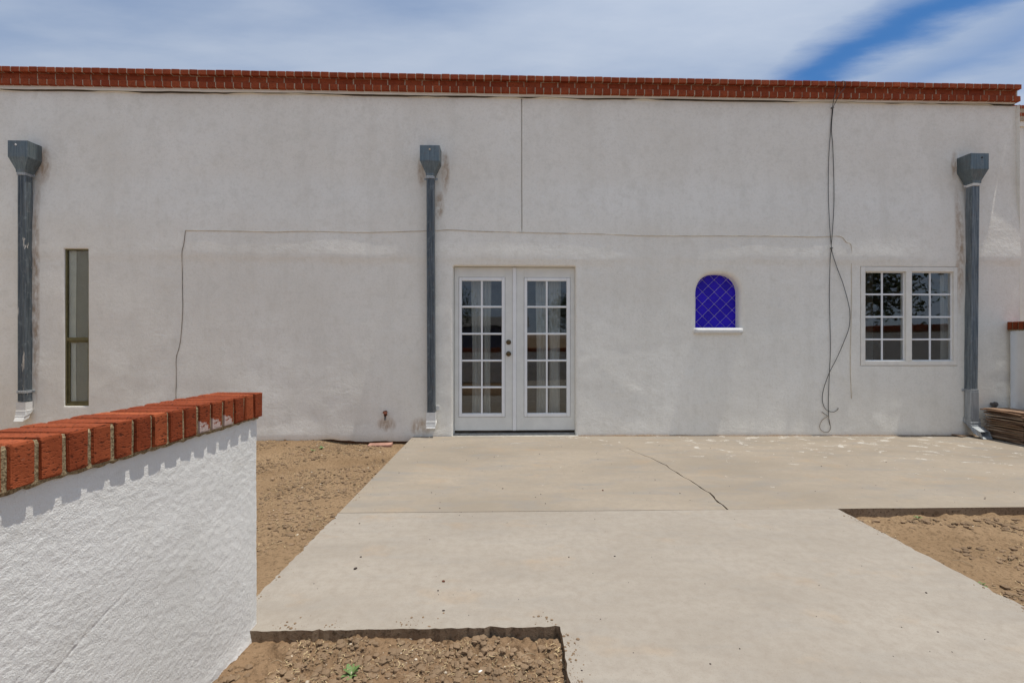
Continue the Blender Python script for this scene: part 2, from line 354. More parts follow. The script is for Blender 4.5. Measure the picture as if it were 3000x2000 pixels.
ROOM = m_simple('dim_room_wall', (.16, .15, .135), .9); CURT = m_simple('off_white_curtain', (.38, .375, .35), .9, 0, None, .06, 8); SHEER = m_simple('pale_curtain', (.50, .51, .43), .9); OLIVE = m_simple('olive_curtain', (.13, .13, .085), .9)
RUST = m_simple('rusty_iron', (.11, .035, .018), .85, .2, (60, .6, .004), .5, 30); GREYP = m_simple('grey_pipe', (.16, .15, .14), .8, .2, None, .3, 30)
WOOD = m_wood(); OLDBR = m_simple('faded_brick', (.36, .20, .15), .95, 0, (60, .6, .005), .3, 16, .1); ADOBE = m_soil('eroded_adobe', (.20, .095, .048), (.26, .13, .07))
LEAF = m_leaf('weed_leaf', (.10, .17, .05), (.16, .22, .08)); TLEAF = m_leaf('tree_leaf', (.03, .05, .02), (.07, .10, .04)); BARK = m_simple('bark', (.10, .075, .055), .95, 0, (14, .8, .02), .35, 5)
STONE = m_simple('pale_stone', (.55, .48, .38), .9, 0, (35, .6, .006), .25, 20); DARKST = m_simple('dark_pebble', (.045, .03, .025), .85); HILL = m_simple('dry_hill', (.27, .19, .14), 1, 0, None, .3, .004); BLUEB = m_simple('blue_grey_siding', (.09, .11, .17), .7)

# ------------------------------------------------------------------ ground
def flat(name, pts, z, mat): return MB().add([(x, y, z) for x, y in pts], [tuple(range(len(pts)))]).build(name, mat)
g = flat('ground', [(-4000,-4000),(4000,-4000),(4000,4000),(-4000,4000)], -.15, SOIL); tag(g, kind='structure')
rg = MB(); ring0 = []; ring1 = []; ring2 = []
for i in range(181):
    a = i/180*2*math.pi; h = 48+34*float(fbm(np.array([math.cos(a)*5]), np.array([math.sin(a)*5]), 5, 3)[0])*2
    ring0.append((2000*math.cos(a), 2000*math.sin(a), -1)); ring1.append((2250*math.cos(a), 2250*math.sin(a), h)); ring2.append((2600*math.cos(a), 2600*math.sin(a), -1))
rg.loft([ring0, ring1, ring2], False); tag(rg.build('hills', HILL, smooth=True), kind='structure')

# concrete: patio along the facade, walkway running toward the viewer, both real slabs
XL, XR = -1.19, 2.29
def joint(x): return 3.285+.0235*(x-XL)
def patio_z(x, y): return -.0055*max(0, x)*max(0, min(1, (y-3.3)/2.5))
crack = [(2127,1488),(2116,1477),(2104,1470),(2095,1461),(2090,1453),(2079,1442),(2068,1437),(2054,1428),(2044,1420),(2033,1413),(2020,1404),(2003,1396),(1995,1391),(1984,1383),(1975,1378),(1960,1369),(1952,1361),(1940,1356),(1920,1346),(1905,1338),(1890,1333),(1870,1325),(1850,1316),(1838,1311)]
cr = [Vector(GP(x, y)+(0,)) for x, y in crack]; cr[0].y = joint(cr[0].x)-.0
ra, rb = [], []
for i, p in enumerate(cr):
    w_ = (.0065*(1-i/len(cr))**.6+.0012)*(1+.5*random.uniform(-1, 1)); d = (cr[min(i+1, len(cr)-1)]-cr[max(i-1, 0)]).normalized(); n = Vector((-d.y, d.x, 0))
    ra.append(p+n*w_); rb.append(p-n*w_)
ra[0].y = rb[0].y = joint(cr[0].x)
back = [wloc(s, -.014-.010*random.random(), 0) for s in np.linspace(6.15, XL-.02, 60)]
poly = [Vector((XL, joint(XL), 0))]+[Vector((XL+(cr[0].x-XL)*t, joint(XL+(cr[0].x-XL)*t), 0)) for t in (.33, .66)]
poly += [ra[0]]+ra[1:]+[cr[-1]+(cr[-1]-cr[-2])*.6]+rb[::-1]+[Vector((x, joint(x)+.003*random.uniform(-1,1), 0)) for x in np.linspace(2.0, 6.2, 22)]
poly += [Vector((v.x, v.y, 0)) for v in back]
def slab(name, poly, z0, mat, bevel, zf=None):
    bm = bmesh.new(); vs = [bm.verts.new((p.x, p.y, zf(p.x, p.y) if zf else 0.0)) for p in poly]
    f = bm.faces.new(vs); f.normal_update()
    if f.normal.z < 0: f.normal_flip()
    r = bmesh.ops.extrude_face_region(bm, geom=[f]); 
    for e in r['geom']:
        if isinstance(e, bmesh.types.BMVert): e.co.z = z0
    bmesh.ops.recalc_face_normals(bm, faces=bm.faces)
    for q in [q for q in bm.faces if abs(q.normal.z) > .9]: bmesh.ops.triangulate(bm, faces=[q])
    m = bpy.data.meshes.new(name); bm.to_mesh(m); bm.free(); m.materials.append(mat)
    m.materials.append(SIDE)
    for p in m.polygons: p.material_index = 0 if abs(p.normal.z) > .5 else 1
    o = link(bpy.data.objects.new(name, m))
    if bevel:
        b = o.modifiers.new('bevel', 'BEVEL'); b.width = bevel; b.segments = 2; b.limit_method = 'ANGLE'; b.angle_limit = R(50)
    return o
patio = slab('patio', poly, -.12, CONC2, 0, patio_z); tag(patio, kind='structure')
BY = lambda x: 1.958+.026*(x+1.05)                 # far edge of the near soil bed
wv = lambda: random.uniform(-1, 1)*.0045
chip = lambda: wv()+(random.uniform(.006, .016) if random.random() < .06 else 0)
wp = [Vector((XL+chip(), y, 0)) for y in np.linspace(joint(XL)-.005, BY(XL), 56)]
wp += [Vector((x, BY(x)+chip()*.8, 0)) for x in np.linspace(XL+.03, .18, 60)]+[Vector((.2, BY(.2), 0))]
wp += [Vector((.2+.002*(BY(.2)-y)+chip()*.8, y, 0)) for y in np.linspace(1.96, -1.6, 110)]+[Vector((XR, -1.6, 0))]
wp += [Vector((XR-chip()*1.3, y, 0)) for y in np.linspace(-1.5, 3.3, 130)]+[Vector((XR, joint(XR)-.005, 0))]
wp += [Vector((x, joint(x)-(.005 if x < 1.0 else .0025), 0)) for x in np.linspace(XR-.2, XL+.2, 12)]
walk = slab('walkway', wp, -.12, CONC, .004); tag(walk, kind='structure')

# soil beds, lumpy meshes
def bed(name, x0, x1, y0, y1, res, hf, mat):
    xs = np.linspace(x0, x1, int((x1-x0)/res)+1); ys = np.linspace(y0, y1, int((y1-y0)/res)+1); X, Y = np.meshgrid(xs, ys); Z = hf(X, Y)
    o = np_grid(name, np.stack([X, Y, Z], -1).reshape(-1, 3), len(xs), len(ys), mat); tag(o, kind='structure'); return o
def h_near(X, Y):
    b = fbm(X*3.2, Y*3.2, 3, 11); rgh = fbm(X*22, Y*22, 4, 5, .6); m = np.clip(fbm(X*2.6+4, Y*2.6, 2, 9)*2+.45, .12, 1)
    t = np.clip((Y-1.3)/.66, 0, 1)
    return -.050+.026*b+.032*rgh*m+.012*np.clip(fbm(X*60, Y*60, 2, 8), 0, 1)*m-.012*np.exp(-((X+.15)/.22)**2)*t
def h_left(X, Y):
    b = fbm(X*1.3, Y*1.3, 3, 21); rgh = fbm(X*15, Y*15, 4, 6, .6); m = np.clip(fbm(X*1.4+2, Y*2.0, 2, 19)*2+.5, .1, 1)
    d = WY+X*.028-Y                                # distance to the facade: a washed-out gully beside the slab
    gully = np.exp(-((d-.05)/.14)**2)*np.clip((X+2.35)/.4, 0, 1)
    return -.045+.018*b+.022*rgh*m-.075*gully
def h_right(X, Y):
    b = fbm(X*1.5, Y*1.5, 3, 31); rgh = fbm(X*15, Y*15, 4, 7, .6); m = np.clip(fbm(X*1.1, Y*1.8, 2, 29)*2+.55, .15, 1)
    return -.052+.022*b+.026*rgh*m-.012*np.exp(-((X-XR)/.2)**2)
bed('soil_bed', -1.12, .215, -.25, 1.975, .0065, h_near, SOIL2)
bed('soil_bed', -3.6, XL+.01, 1.9, 5.97, .02, h_left, SOIL)
bed('soil_bed', XR-.01, 6.24, .2, joint(4)+.06, .02, h_right, SOIL)
ICO = bmesh.new(); bmesh.ops.create_icosphere(ICO, subdivisions=1, radius=1); IV = np.array([v.co[:] for v in ICO.verts]); IF = np.array([[v.index for v in f.verts] for f in ICO.faces]); ICO.free()
def clods(name, n, samp, hf, r0, r1, mat, label, cat):
    rs = np.random.RandomState(len(name)+n); P = samp(rs, n); rad = r0*(r1/r0)**(rs.rand(len(P))**2.6)
    V = IV[None]*(1+.45*(rs.rand(len(P), 12, 1)-.5))*rad[:, None, None]*np.stack([1+.5*rs.rand(len(P)), 1+.5*rs.rand(len(P)), .55+.4*rs.rand(len(P))], -1)[:, None, :]
    z = hf(P[:, 0], P[:, 1])+rad*.15
    V = V+np.stack([P[:, 0], P[:, 1], z], -1)[:, None, :]
    Fc = IF[None]+(np.arange(len(P))*12)[:, None, None]
    m = bpy.data.meshes.new(name); m.from_pydata(V.reshape(-1, 3).tolist(), [], Fc.reshape(-1, 3).tolist()); m.materials.append(mat)
    o = link(bpy.data.objects.new(name, m)); return tag(o, label, cat, kind='stuff')
def clump(P, f, seed, rs, thr): return P[fbm(P[:, 0]*f, P[:, 1]*f, 2, seed)+.25*rs.rand(len(P)) > thr]
s_near = lambda rs, n: clump(np.stack([-1.1+1.3*rs.rand(n), 1.25+.71*rs.rand(n)], -1), 4, 44, rs, -.12)
def s_left(rs, n):
    P = np.stack([-3.4+2.2*rs.rand(n), 2.0+3.85*rs.rand(n)], -1); return clump(P, 2.3, 45, rs, -.1)
def s_right(rs, n):
    P = np.stack([XR+.02+3.9*rs.rand(n)**1.2, .9+2.4*rs.rand(n)], -1); return clump(P, 2.3, 46, rs, -.1)
clods('soil_clods', 7000, s_near, h_near, .0025, .016, CLOD, 'small reddish clods strewn over the soil bed in the foreground', 'soil clods')
clods('pebbles', 320, s_near, h_near, .002, .008, CLOD2, 'tiny pale pebbles scattered on the foreground soil bed', 'pebbles')
clods('soil_clods', 11000, s_left, h_left, .004, .016, CLOD, 'brown clods strewn over the soil left of the concrete walkway', 'soil clods')
clods('pebbles', 260, s_left, h_left, .003, .011, CLOD2, 'pale pebbles scattered on the soil left of the walkway', 'pebbles')
clods('soil_clods', 9000, s_right, h_right, .004, .022, CLOD, 'brown clods strewn over the soil right of the concrete walkway', 'soil clods')
clods('pebbles', 220, s_right, h_right, .003, .010, CLOD2, 'pale pebbles scattered on the soil right of the walkway', 'pebbles')
def spill(rs, n):
    t = np.abs(rs.randn(n))*.035; k = rs.randint(0, 4, n); u = rs.rand(n)
    x = np.where(k == 0, XL+t, np.where(k == 1, -1.0+1.2*u, np.where(k == 2, .205+t, XR-t))); y = np.where(k == 0, 2.1+3.6*u, np.where(k == 1, 1.97+t+.026*(x+1.05), np.where(k == 2, 1.2+.75*u, 1.3+2.0*u)))
    P = np.stack([x, y], -1); return P[fbm(P[:, 0]*5, P[:, 1]*5, 2, 47)+.2*rs.rand(n) > .0]
clods('soil_crumbs', 800, spill, lambda X, Y: X*0, .0012, .006, CLOD, 'soil crumbs spilt over the edges of the concrete', 'soil crumbs')
def s_slab(rs, n): return np.stack([-1.1+6*rs.rand(n)**1.3, 1.3+4.3*rs.rand(n)], -1)[:]
def only_slab(rs, n):
    P = s_slab(rs, n); k = ((P[:, 0] < XR-.05) & ((P[:, 0] > .25) | (P[:, 1] > 2.05))) | (P[:, 1] > 3.5); return P[k]
clods('grit', 260, only_slab, lambda X, Y: -.0055*np.maximum(0, X)*np.clip((Y-3.3)/2.5, 0, 1), .0018, .0055, DARKST, 'dark grit and crumbs scattered over the concrete', 'grit')

# ------------------------------------------------------------------ the building
B = empty('building', (0, WY, 0), TH); tag(B, 'long white stucco building with a red brick cornice and double glazed doors', 'building')
S0, S1 = -8.2, LW(2988, 700)[0]
ztop_l = LW(0, 258)[1]; ztop_r = LW(2988, 306)[1]
def wall_top(s): return ztop_l+(ztop_r-ztop_l)*(s-LW(0, 258)[0])/(S1-LW(0, 258)[0])
def relief(s, z):
    """trowelled unevenness of the stucco, metres outward"""
    s = np.asarray(s, float); z = np.asarray(z, float)
    d = .006*fbm(s*.55, z*.9, 3, 51)+.005*fbm(s*1.9, z*2.6, 3, 52)
    zb = 2.20+.05*vnoise(s*.8, 0*s, 53)+.02*vnoise(s*3, 0*s, 59)
    d = d+.013*np.exp(-((z-zb)/np.where(z > zb, .21, .055))**2)*(.8+.9*vnoise(s*1.1, z*0, 54))
    lum = np.clip(fbm(s*5, z*6, 3, 55, .6), 0, 1)*np.clip(.3+1.6*vnoise(s*.7+3, z*1.3, 56), 0, 1)
    t = np.clip((z-2.52)/.72, 0, 1); d = d-.046*t*t*(3-2*t)
    return d+.0085*lum+.006*np.exp(-(z/.12)**2)*(1+vnoise(s*3, z*3, 57))
def zbot(s):
    s = np.asarray(s, float); return np.where(s < -1.25, -.052+.03*fbm(s*4, s*0, 3, 58), -.06)
# openings in the facade
dl, dr = LW(1327, 900)[0], LW(1687, 900)[0]; dtop = LW(1500, 779)[1]
nl, nr = LW(2041, 900)[0], LW(2169, 900)[0]; nb = LW(2100, 959)[1]; nt_ = LW(2100, 802)[1]
rl, rr = LW(2521, 900)[0], LW(2806, 900)[0]; rtop, rbot = LW(2660, 781)[1], LW(2660, 1071)[1]
ll, lr = LW(189, 900)[0], LW(259, 900)[0]; ltop, lbot = LW(225, 729)[1], LW(225, 1189)[1]
js = LW(1529, 400)[0]
opens = {}
def rect_path(x0, x1, z0, z1, r, open_bottom=False, step=.05):
    P = []; N = []
    def line(a, b, n):
        L = math.hypot(b[0]-a[0], b[1]-a[1]); k = max(2, int(L/step))
        for i in range(k): P.append((a[0]+(b[0]-a[0])*i/k, a[1]+(b[1]-a[1])*i/k)); N.append(n)
    def arc(cx, cz, a0, a1):
        for i in range(4): a = a0+(a1-a0)*i/4; P.append((cx+r*math.cos(a), cz+r*math.sin(a))); N.append((math.cos(a), math.sin(a)))
    pi = math.pi
    if open_bottom:
        line((x0, z0), (x0, z1-r), (-1, 0)); arc(x0+r, z1-r, pi, pi/2); line((x0+r, z1), (x1-r, z1), (0, 1)); arc(x1-r, z1-r, pi/2, 0); line((x1, z1-r), (x1, z0), (1, 0)); P.append((x1, z0)); N.append((1, 0))
    else:
        line((x0, z0+r), (x0, z1-r), (-1, 0)); arc(x0+r, z1-r, pi, pi/2); line((x0+r, z1), (x1-r, z1), (0, 1)); arc(x1-r, z1-r, pi/2, 0)
        line((x1, z1-r), (x1, z0+r), (1, 0)); arc(x1-r, z0+r, 0, -pi/2); line((x1-r, z0), (x0+r, z0), (0, -1)); arc(x0+r, z0+r, -pi/2, -pi)
    return P, N
def arch_path(x0, x1, z0, z1):
    P = []; N = []; cx = (x0+x1)/2; a = (x1-x0)/2; b = a*1.0; zs = z1-b; n = 12
    for i in range(n): P.append((x0+.004*i/n, z0+(zs-z0)*i/n)); N.append((-1, 0))
    for i in range(29):
        t = math.pi-math.pi*i/28; c, s = math.cos(t), math.sin(t); e = 2/2.5
        P.append((cx+a*math.copysign(abs(c)**e, c), zs+b*abs(s)**e)); q = Vector((c*abs(c)**.3, s)).normalized(); N.append((q.x, q.y))
    for i in range(1, n+1): P.append((x1, zs+(z0-zs)*i/n)); N.append((1, 0))
    for i in range(1, 6): P.append((x1+(x0-x1)*i/6, z0)); N.append((0, -1))
    return P, N
wallmb = MB()
def opening(P, N, closed, Rr, depth, m, flare=None):
    """rounded plaster edge and reveal; returns the rectangle to leave out of the wall grid"""
    x0 = min(p[0] for p in P)-Rr-m; x1 = max(p[0] for p in P)+Rr+m; z1 = max(p[1] for p in P)+Rr+m; z0 = (min(p[1] for p in P)-Rr-m) if closed else min(p[1] for p in P)
    rings = []; outer = []
    cs = {}
    for i, (p, n) in enumerate(zip(P, N)):
        q = (p[0]+n[0]*Rr, p[1]+n[1]*Rr); ts = []
        if n[0] > 1e-6: ts.append((x1-q[0])/n[0])
        if n[0] < -1e-6: ts.append((x0-q[0])/n[0])
        if n[1] > 1e-6: ts.append((z1-q[1])/n[1])
        if n[1] < -1e-6: ts.append((z0-q[1])/n[1])
        t = min(ts); o = [q[0]+n[0]*t, q[1]+n[1]*t]; outer.append(o)
        for c in ((x0, z1), (x1, z1))+(((x0, z0), (x1, z0)) if closed else ()):
            d = math.hypot(o[0]-c[0], o[1]-c[1])
            if c not in cs or d < cs[c][0]: cs[c] = (d, i)
    for c, (d, i) in cs.items(): outer[i] = list(c)
    if not closed: outer[0] = [x0, z0]; outer[-1] = [x1, z0]
    def r3(pts, y, fade):
        s = np.array([p[0] for p in pts]); z = np.array([p[1] for p in pts]); d = relief(s, z)*fade
        return [(a, y-e, b) for a, e, b in zip(s, d, z)]
    def grow(o):
        return [o[0]-.02 if abs(o[0]-x0) < 1e-6 else o[0]+.02 if abs(o[0]-x1) < 1e-6 else o[0], o[1]+.02 if abs(o[1]-z1) < 1e-6 else o[1]-.02 if (closed and abs(o[1]-z0) < 1e-6) else o[1]]
    wallmb.loft([r3([grow(o) for o in outer], .006, 1), r3(outer, .0006, 1)], closed)
    rings.append(r3(outer, 0, 1))
    mid = [((o[0]+p[0]+n[0]*Rr)/2, (o[1]+p[1]+n[1]*Rr)/2) for o, p, n in zip(outer, P, N)]
    rings.append(r3(mid, 0, 1))
    for j in range(6):
        a = j/5*math.pi/2; off = Rr*(1-math.sin(a)); rings.append(r3([(p[0]+n[0]*off, p[1]+n[1]*off) for p, n in zip(P, N)], Rr*(1-math.cos(a)), 1-j/5*.8))
    rings.append(r3(P, depth, .1))
    wallmb.loft(rings, closed)
    return x0, x1, z0, z1
holes = []
P, N = rect_path(dl, dr, -.06, dtop, .02, True); holes.append(opening(P, N, False, .022, .16, .06))
P, N = arch_path(nl, nr, nb, nt_); holes.append(opening(P, N, True, .055, .16, .06))
P, N = rect_path(rl, rr, rbot, rtop, .006); holes.append(opening(P, N, True, .006, .10, .05))
P, N = rect_path(ll, lr, lbot, ltop, .006); holes.append(opening(P, N, True, .008, .04, .05))
su = set(np.round(np.arange(S0, S1-.001, .045), 4).tolist())|{S1}; zu = set(np.round(np.arange(-.06, 4.05, .045), 4).tolist())
for a, b, c, d in holes: su |= {a, b}; zu |= {c, d}
GE = (-.012, -.0062, -.0048, .0048, .0062, .012)
for e in GE: su.add(js+e)
def tidy(vals, keep):
    out = []
    for v in sorted(vals):
        if out and v-out[-1] < .012 and v not in keep:
            continue
        if out and v-out[-1] < .012 and out[-1] not in keep: out[-1] = v; continue
        out.append(v)
    return np.array(out)
keep_s = {h[0] for h in holes}|{h[1] for h in holes}|{js+e for e in GE}|{S1, S0}; keep_z = {h[2] for h in holes}|{h[3] for h in holes}|{-.06}
ss = tidy(su, keep_s); zs = tidy(zu, keep_z)
Sg, Zg = np.meshgrid(ss, zs); frac = (Zg-zs[-1])
Z2 = Zg.copy(); top = np.array([wall_top(s) for s in ss]); Z2[-1, :] = top; Z2[0, :] = zbot(ss)
D = relief(Sg, Zg)
groove = (np.abs(Sg-js) < .0055) & (Zg > LW(1529, 678)[1])
D = np.where(groove, D-.04, D); D[0, :] -= .012
keep = np.ones((len(zs)-1, len(ss)-1), bool)
sc, zc_ = (ss[:-1]+ss[1:])/2, (zs[:-1]+zs[1:])/2
for a, b, c, d in holes: keep &= ~((sc[None, :] > a) & (sc[None, :] < b) & (zc_[:, None] > c) & (zc_[:, None] < d))
wo = np_grid('wall', np.stack([Sg, -D, Z2], -1).reshape(-1, 3), len(ss), len(zs), FAC, B, True, keep)
# reveals and rounded plaster edges belong to the same wall mesh
m2 = wallmb.mesh('reveals', True); m2.materials.append(FAC)
bm = bmesh.new(); bm.from_mesh(wo.data); bm.from_mesh(m2)
bmesh.ops.recalc_face_normals(bm, faces=bm.faces); bm.to_mesh(wo.data); bm.free(); wo.data.shade_smooth(); bpy.data.meshes.remove(m2)
# rest of the shell: flat roof, end walls, back
sh = MB(); sh.box(S0, S1-.02, .32, 9, 4.05, 4.15)
sh.add([(S1, -.0, -.1), (S1, 9, -.1), (S1, 9, ztop_r), (S1, 0, ztop_r)], [(0,1,2,3)]); sh.add([(S0, 0, -.1), (S0, 9, -.1), (S0, 9, ztop_l), (S0, 0, ztop_l)], [(0,1,2,3)])
sh.add([(S0, 9, -.1), (S1, 9, -.1), (S1, 9, 4.4), (S0, 9, 4.4)], [(0,1,2,3)]); sh.add([(S0, .32, 4.0), (S1, .32, 4.0), (S1, .32, 4.4), (S0, .32, 4.4)], [(0,1,2,3)])
sh.build('outer_shell', FAC, B)
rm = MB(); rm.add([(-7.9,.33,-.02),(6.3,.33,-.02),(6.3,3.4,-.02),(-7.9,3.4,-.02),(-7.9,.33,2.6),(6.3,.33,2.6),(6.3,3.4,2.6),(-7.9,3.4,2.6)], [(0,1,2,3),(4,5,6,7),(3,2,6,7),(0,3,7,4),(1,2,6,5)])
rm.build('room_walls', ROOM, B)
MB().box(S0, -1.23, .045, .25, -.16, .06).build('eroded_base', ADOBE, B)

# cornice: stucco band, then header, stretcher and header courses of brick
def line_z(pl, pr, off):                            # height along the cornice from photo measurements at both ends
    a, za = LW(0, pl, off); b, zb_ = LW(2990, pr, off); return lambda s: za+(zb_-za)*(s-a)/(b-a)
bandmb = MB(); bz0 = line_z(257.5, 304, .012); rings = []
for s in np.arange(S0, S1+.001, .05):
    lo = bz0(s)-.006+.010*float(fbm(np.array([s*2.2]), np.array([0.]), 3, 61)[0]); hi = line_z(244.5, 292, .012)(s)
    rl_ = float(relief(np.array([s]), np.array([3.6]))[0])
    rings.append([(s, -rl_+.01, lo-.01), (s, .016, lo), (s, .012, lo+.005), (s, .012, hi), (s, .09, hi)])
bandmb.loft(rings, False).build('stucco_band', BANDP, B, smooth=False)
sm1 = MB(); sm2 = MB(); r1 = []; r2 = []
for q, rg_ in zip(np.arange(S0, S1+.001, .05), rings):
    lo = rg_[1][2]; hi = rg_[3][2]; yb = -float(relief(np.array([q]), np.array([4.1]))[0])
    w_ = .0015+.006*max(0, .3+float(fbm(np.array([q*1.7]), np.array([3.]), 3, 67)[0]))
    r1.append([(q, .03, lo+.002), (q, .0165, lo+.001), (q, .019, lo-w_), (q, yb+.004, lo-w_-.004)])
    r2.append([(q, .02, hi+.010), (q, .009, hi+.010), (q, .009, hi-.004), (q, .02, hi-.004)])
sm1.loft(r1, False).build('shade_strip', DARKGAP, B); sm2.loft(r2, False).build('shade_strip', DARKGAP, B)  # dark strips paint in shade under band and bricks, with the band's crack
off3, off2, off1 = -.022, .008, -.030              # projection of the three courses
z1t = line_z(193.5, 247.5, off1); pitch = .1043; bw = .0935; C1, C2, C3 = .062, .076, .074      # course heights
def brick_mesh(name, lx, ly, lz, bev, mat, seed, seg=1, rough=.0012):
    bm = bmesh.new(); bmesh.ops.create_cube(bm, size=1)
    for v in bm.verts: v.co = (v.co.x*lx, v.co.y*ly, v.co.z*lz)
    bmesh.ops.bevel(bm, geom=bm.edges[:], offset=bev, segments=seg, affect='EDGES', profile=.6)
    rs = random.Random(seed)
    for v in bm.verts: v.co += Vector((rs.uniform(-rough, rough), rs.uniform(-rough, rough), rs.uniform(-rough, rough)))
    m = bpy.data.meshes.new(name); bm.to_mesh(m); bm.free(); m.materials.append(mat); return m
hm = [brick_mesh('header_brick', bw, .16, .058, .003, BRK2, i, 1, .0016) for i in range(4)]
h3 = [brick_mesh('low_header_brick', bw, .16, .068, .004, BRK2, 10+i, 1, .0018) for i in range(4)]
sm = [brick_mesh('stretcher_brick', bw*2+.011, .092, .071, .003, BRK2, 20+i, 1, .0016) for i in range(3)]
mo = MB()
rings = []
for s in np.linspace(S0, S1-.02, 40):
    t = z1t(s); rings.append([(s, off1+.005, t-.003), (s, off1+.005, t-.055), (s, off2+.004, t-.0555), (s, off2+.004, t-C1-C2-.003), (s, off3+.005, t-C1-C2-.0035), (s, off3+.005, t-C1-C2-C3+.010), (s, .06, t-C1-C2-C3+.009), (s, .2, t-C1-C2-C3+.009), (s, .2, t-.003)])
mo.loft(rings, True, True, True); cor = mo.build('cornice', MORT2, B)
slope = (z1t(1)-z1t(0))
ext = MB()
def put(mesh, s, y, z, name='brick'):
    o = bpy.data.objects.new(name, mesh); o.location = (s+random.uniform(-.002, .002), y+random.uniform(-.0018, .0018), z+random.uniform(-.0018, .0018))
    o.rotation_euler = (random.uniform(-.008, .008), -math.atan(slope)*-1*-1+random.uniform(-.008, .008), random.uniform(-.01, .01)); return link(o, cor)
send = LW(2993, 255, off1)[0]; sv = LW(-6, 250)[0]
i = 0
while True:
    s = send-bw/2-i*pitch
    if s < sv: break
    put(random.choice(hm), s, off1+.08, z1t(s)-.029); put(random.choice(h3), s, off3+.08, z1t(s)-C1-C2-.035)
    i += 1
i = 0
while True:
    s = send-.03-bw-.006-i*pitch*2
    if s < sv: break
    put(random.choice(sm), s, off2+.046, z1t(s)-C1-.036); i += 1
r = MB()
k = 0
while True:
    s = sv-.06-k*pitch
    if s < S0+.1: break
    for y, z, h in ((off1, 0, .058), (off3, -C1-C2, .075)): r.box(s-bw/2, s+bw/2, y, y+.16, z1t(s)-h+z, z1t(s)+z)
    if k % 2 == 0: r.box(s-bw, s+bw, off2, off2+.09, z1t(s)-.078-C1, z1t(s)-.001-C1)
    k += 1
tag(r.build('brick_run', BRK2, cor), kind='stuff')

dm = MB(); rings = []
for k_, q_ in enumerate(np.arange(dr+.03, 6.2, .012)):
    a_ = .0055+.011*max(0, float(fbm(np.array([q_*2.5]), np.array([0.]), 4, 66, .7)[0])+.12); zb = patio_z(q_, 5.9); yy = -.012
    rings.append([wloc(q_, yy+.012, zb-.004), wloc(q_, yy-a_*1.6, zb-.004), wloc(q_, yy-a_*.9+random.uniform(-.002, .002), zb+a_*.55), wloc(q_, yy+.004, zb+a_*.9+random.uniform(0, .003)), wloc(q_, yy+.02, zb+a_)])
o = dm.loft(rings, False).build('joint_dirt', SOIL2); tag(o, 'tan dirt caught along the joint between patio and wall', 'dirt', kind='stuff')
# French door: two leaves, ten panes each, recessed in the plaster
DO = .075
def door_leaf(px0, px1, fx0, fx1, gx0, gx1, gxm, knob):
    X = lambda p: LW(p, 1000, DO)[0]; Zp = lambda p: LW(1500, p, DO)[1]
    x0, x1 = X(px0), X(px1); z0, z1 = Zp(1260), Zp(783.5); f0, f1, g0, g1 = X(fx0), X(fx1), X(gx0), X(gx1); fz0, fz1, gz0, gz1 = Zp(1221), Zp(812.5), Zp(1210), Zp(823)
    m = MB(); y0, y1 = DO, DO+.042
    m.box(x0, f0, y0, y1, z0, z1); m.box(f1, x1, y0, y1, z0, z1); m.box(f0, f1, y0, y1, z0, fz0); m.box(f0, f1, y0, y1, fz1, z1)
    leaf = m.build('door', DOORW, B, bevel=.002)
    fm = MB(); yf = DO-.008; e = .003
    fm.box(f0+e, g0, yf, y1, fz0+e, fz1-e); fm.box(g1, f1-e, yf, y1, fz0+e, fz1-e); fm.box(g0, g1, yf, y1, fz0+e, gz0); fm.box(g0, g1, yf, y1, gz1, fz1-e)
    fm.build('glazing_frame', TRIMW, leaf, bevel=.006, seg=2)
    xm = X(gxm); zl = [gz0]+[Zp(p) for p in (1134, 1056, 977.6, 898.5)]+[gz1]; hw = .0115
    MB().box(xm-hw, xm+hw, DO+.0, DO+.03, gz0-.002, gz1+.002).build('muntin', TRIMW, leaf, bevel=.005)
    for z in zl[1:-1]: MB().box(g0-.002, g1+.002, DO+.0015, DO+.0285, z-hw, z+hw).build('muntin', TRIMW, leaf, bevel=.005)
    for k in range(5):
        for a, b in ((g0, xm), (xm, g1)):
            p = MB().box(a-.001, b+.001, DO+.014, DO+.018, zl[k]-.001, zl[k+1]+.001).build('pane', GLASS, leaf)
            p.rotation_euler = (0, 0, 0)
    if knob:
        kx = X(1490)
        MB().lathe((kx, DO, Zp(1002)), (0, -1, 0), [(0, .031), (.008, .031), (.012, .026), (.022, .024), (.026, .018)]).build('deadbolt', BRASS, leaf, smooth=True)
        MB().lathe((kx, DO, Zp(1036)), (0, -1, 0), [(0, .032), (.006, .032), (.010, .015), (.03, .013), (.036, .024), (.05, .029), (.062, .024), (.066, .008)]).build('doorknob', BRASS, leaf, smooth=True)
    return leaf
l1 = door_leaf(1332, 1501.5, 1344, 1480, 1353, 1470, 1411.6, True); l1['label'] = 'left door leaf with round brass deadbolt and knob'
l2 = door_leaf(1512.5, 1684, 1535, 1671, 1544.5, 1660, 1602, False)
X = lambda p, o=DO: LW(p, 1000, o)[0]; Zp = lambda p, o=DO: LW(1500, p, o)[1]
MB().box(X(1501.5)+.001, X(1512.5)-.001, DO-.014, DO+.04, Zp(1260), Zp(784)).build('astragal', TRIMW, B, bevel=.003)
dj = MB(); dj.box(dl-.03, X(1332)-.003, DO+.006, .19, -.05, dtop+.03); dj.box(X(1684)+.003, dr+.03, DO+.006, .19, -.05, dtop+.03); dj.box(dl-.03, dr+.03, DO+.012, .19, Zp(783.5)+.003, dtop+.04)
dj.build('door_frame', DOORW, B, bevel=.002)
MB().box(dl-.01, dr+.01, .045, .2, Zp(1274), Zp(1268)).build('threshold', THRESH, B, bevel=.004)
MB().box(dl-.014, dr+.03, -.028, .05, -.03, Zp(1271.5)).build('door_step', THRESH, B, bevel=.004)
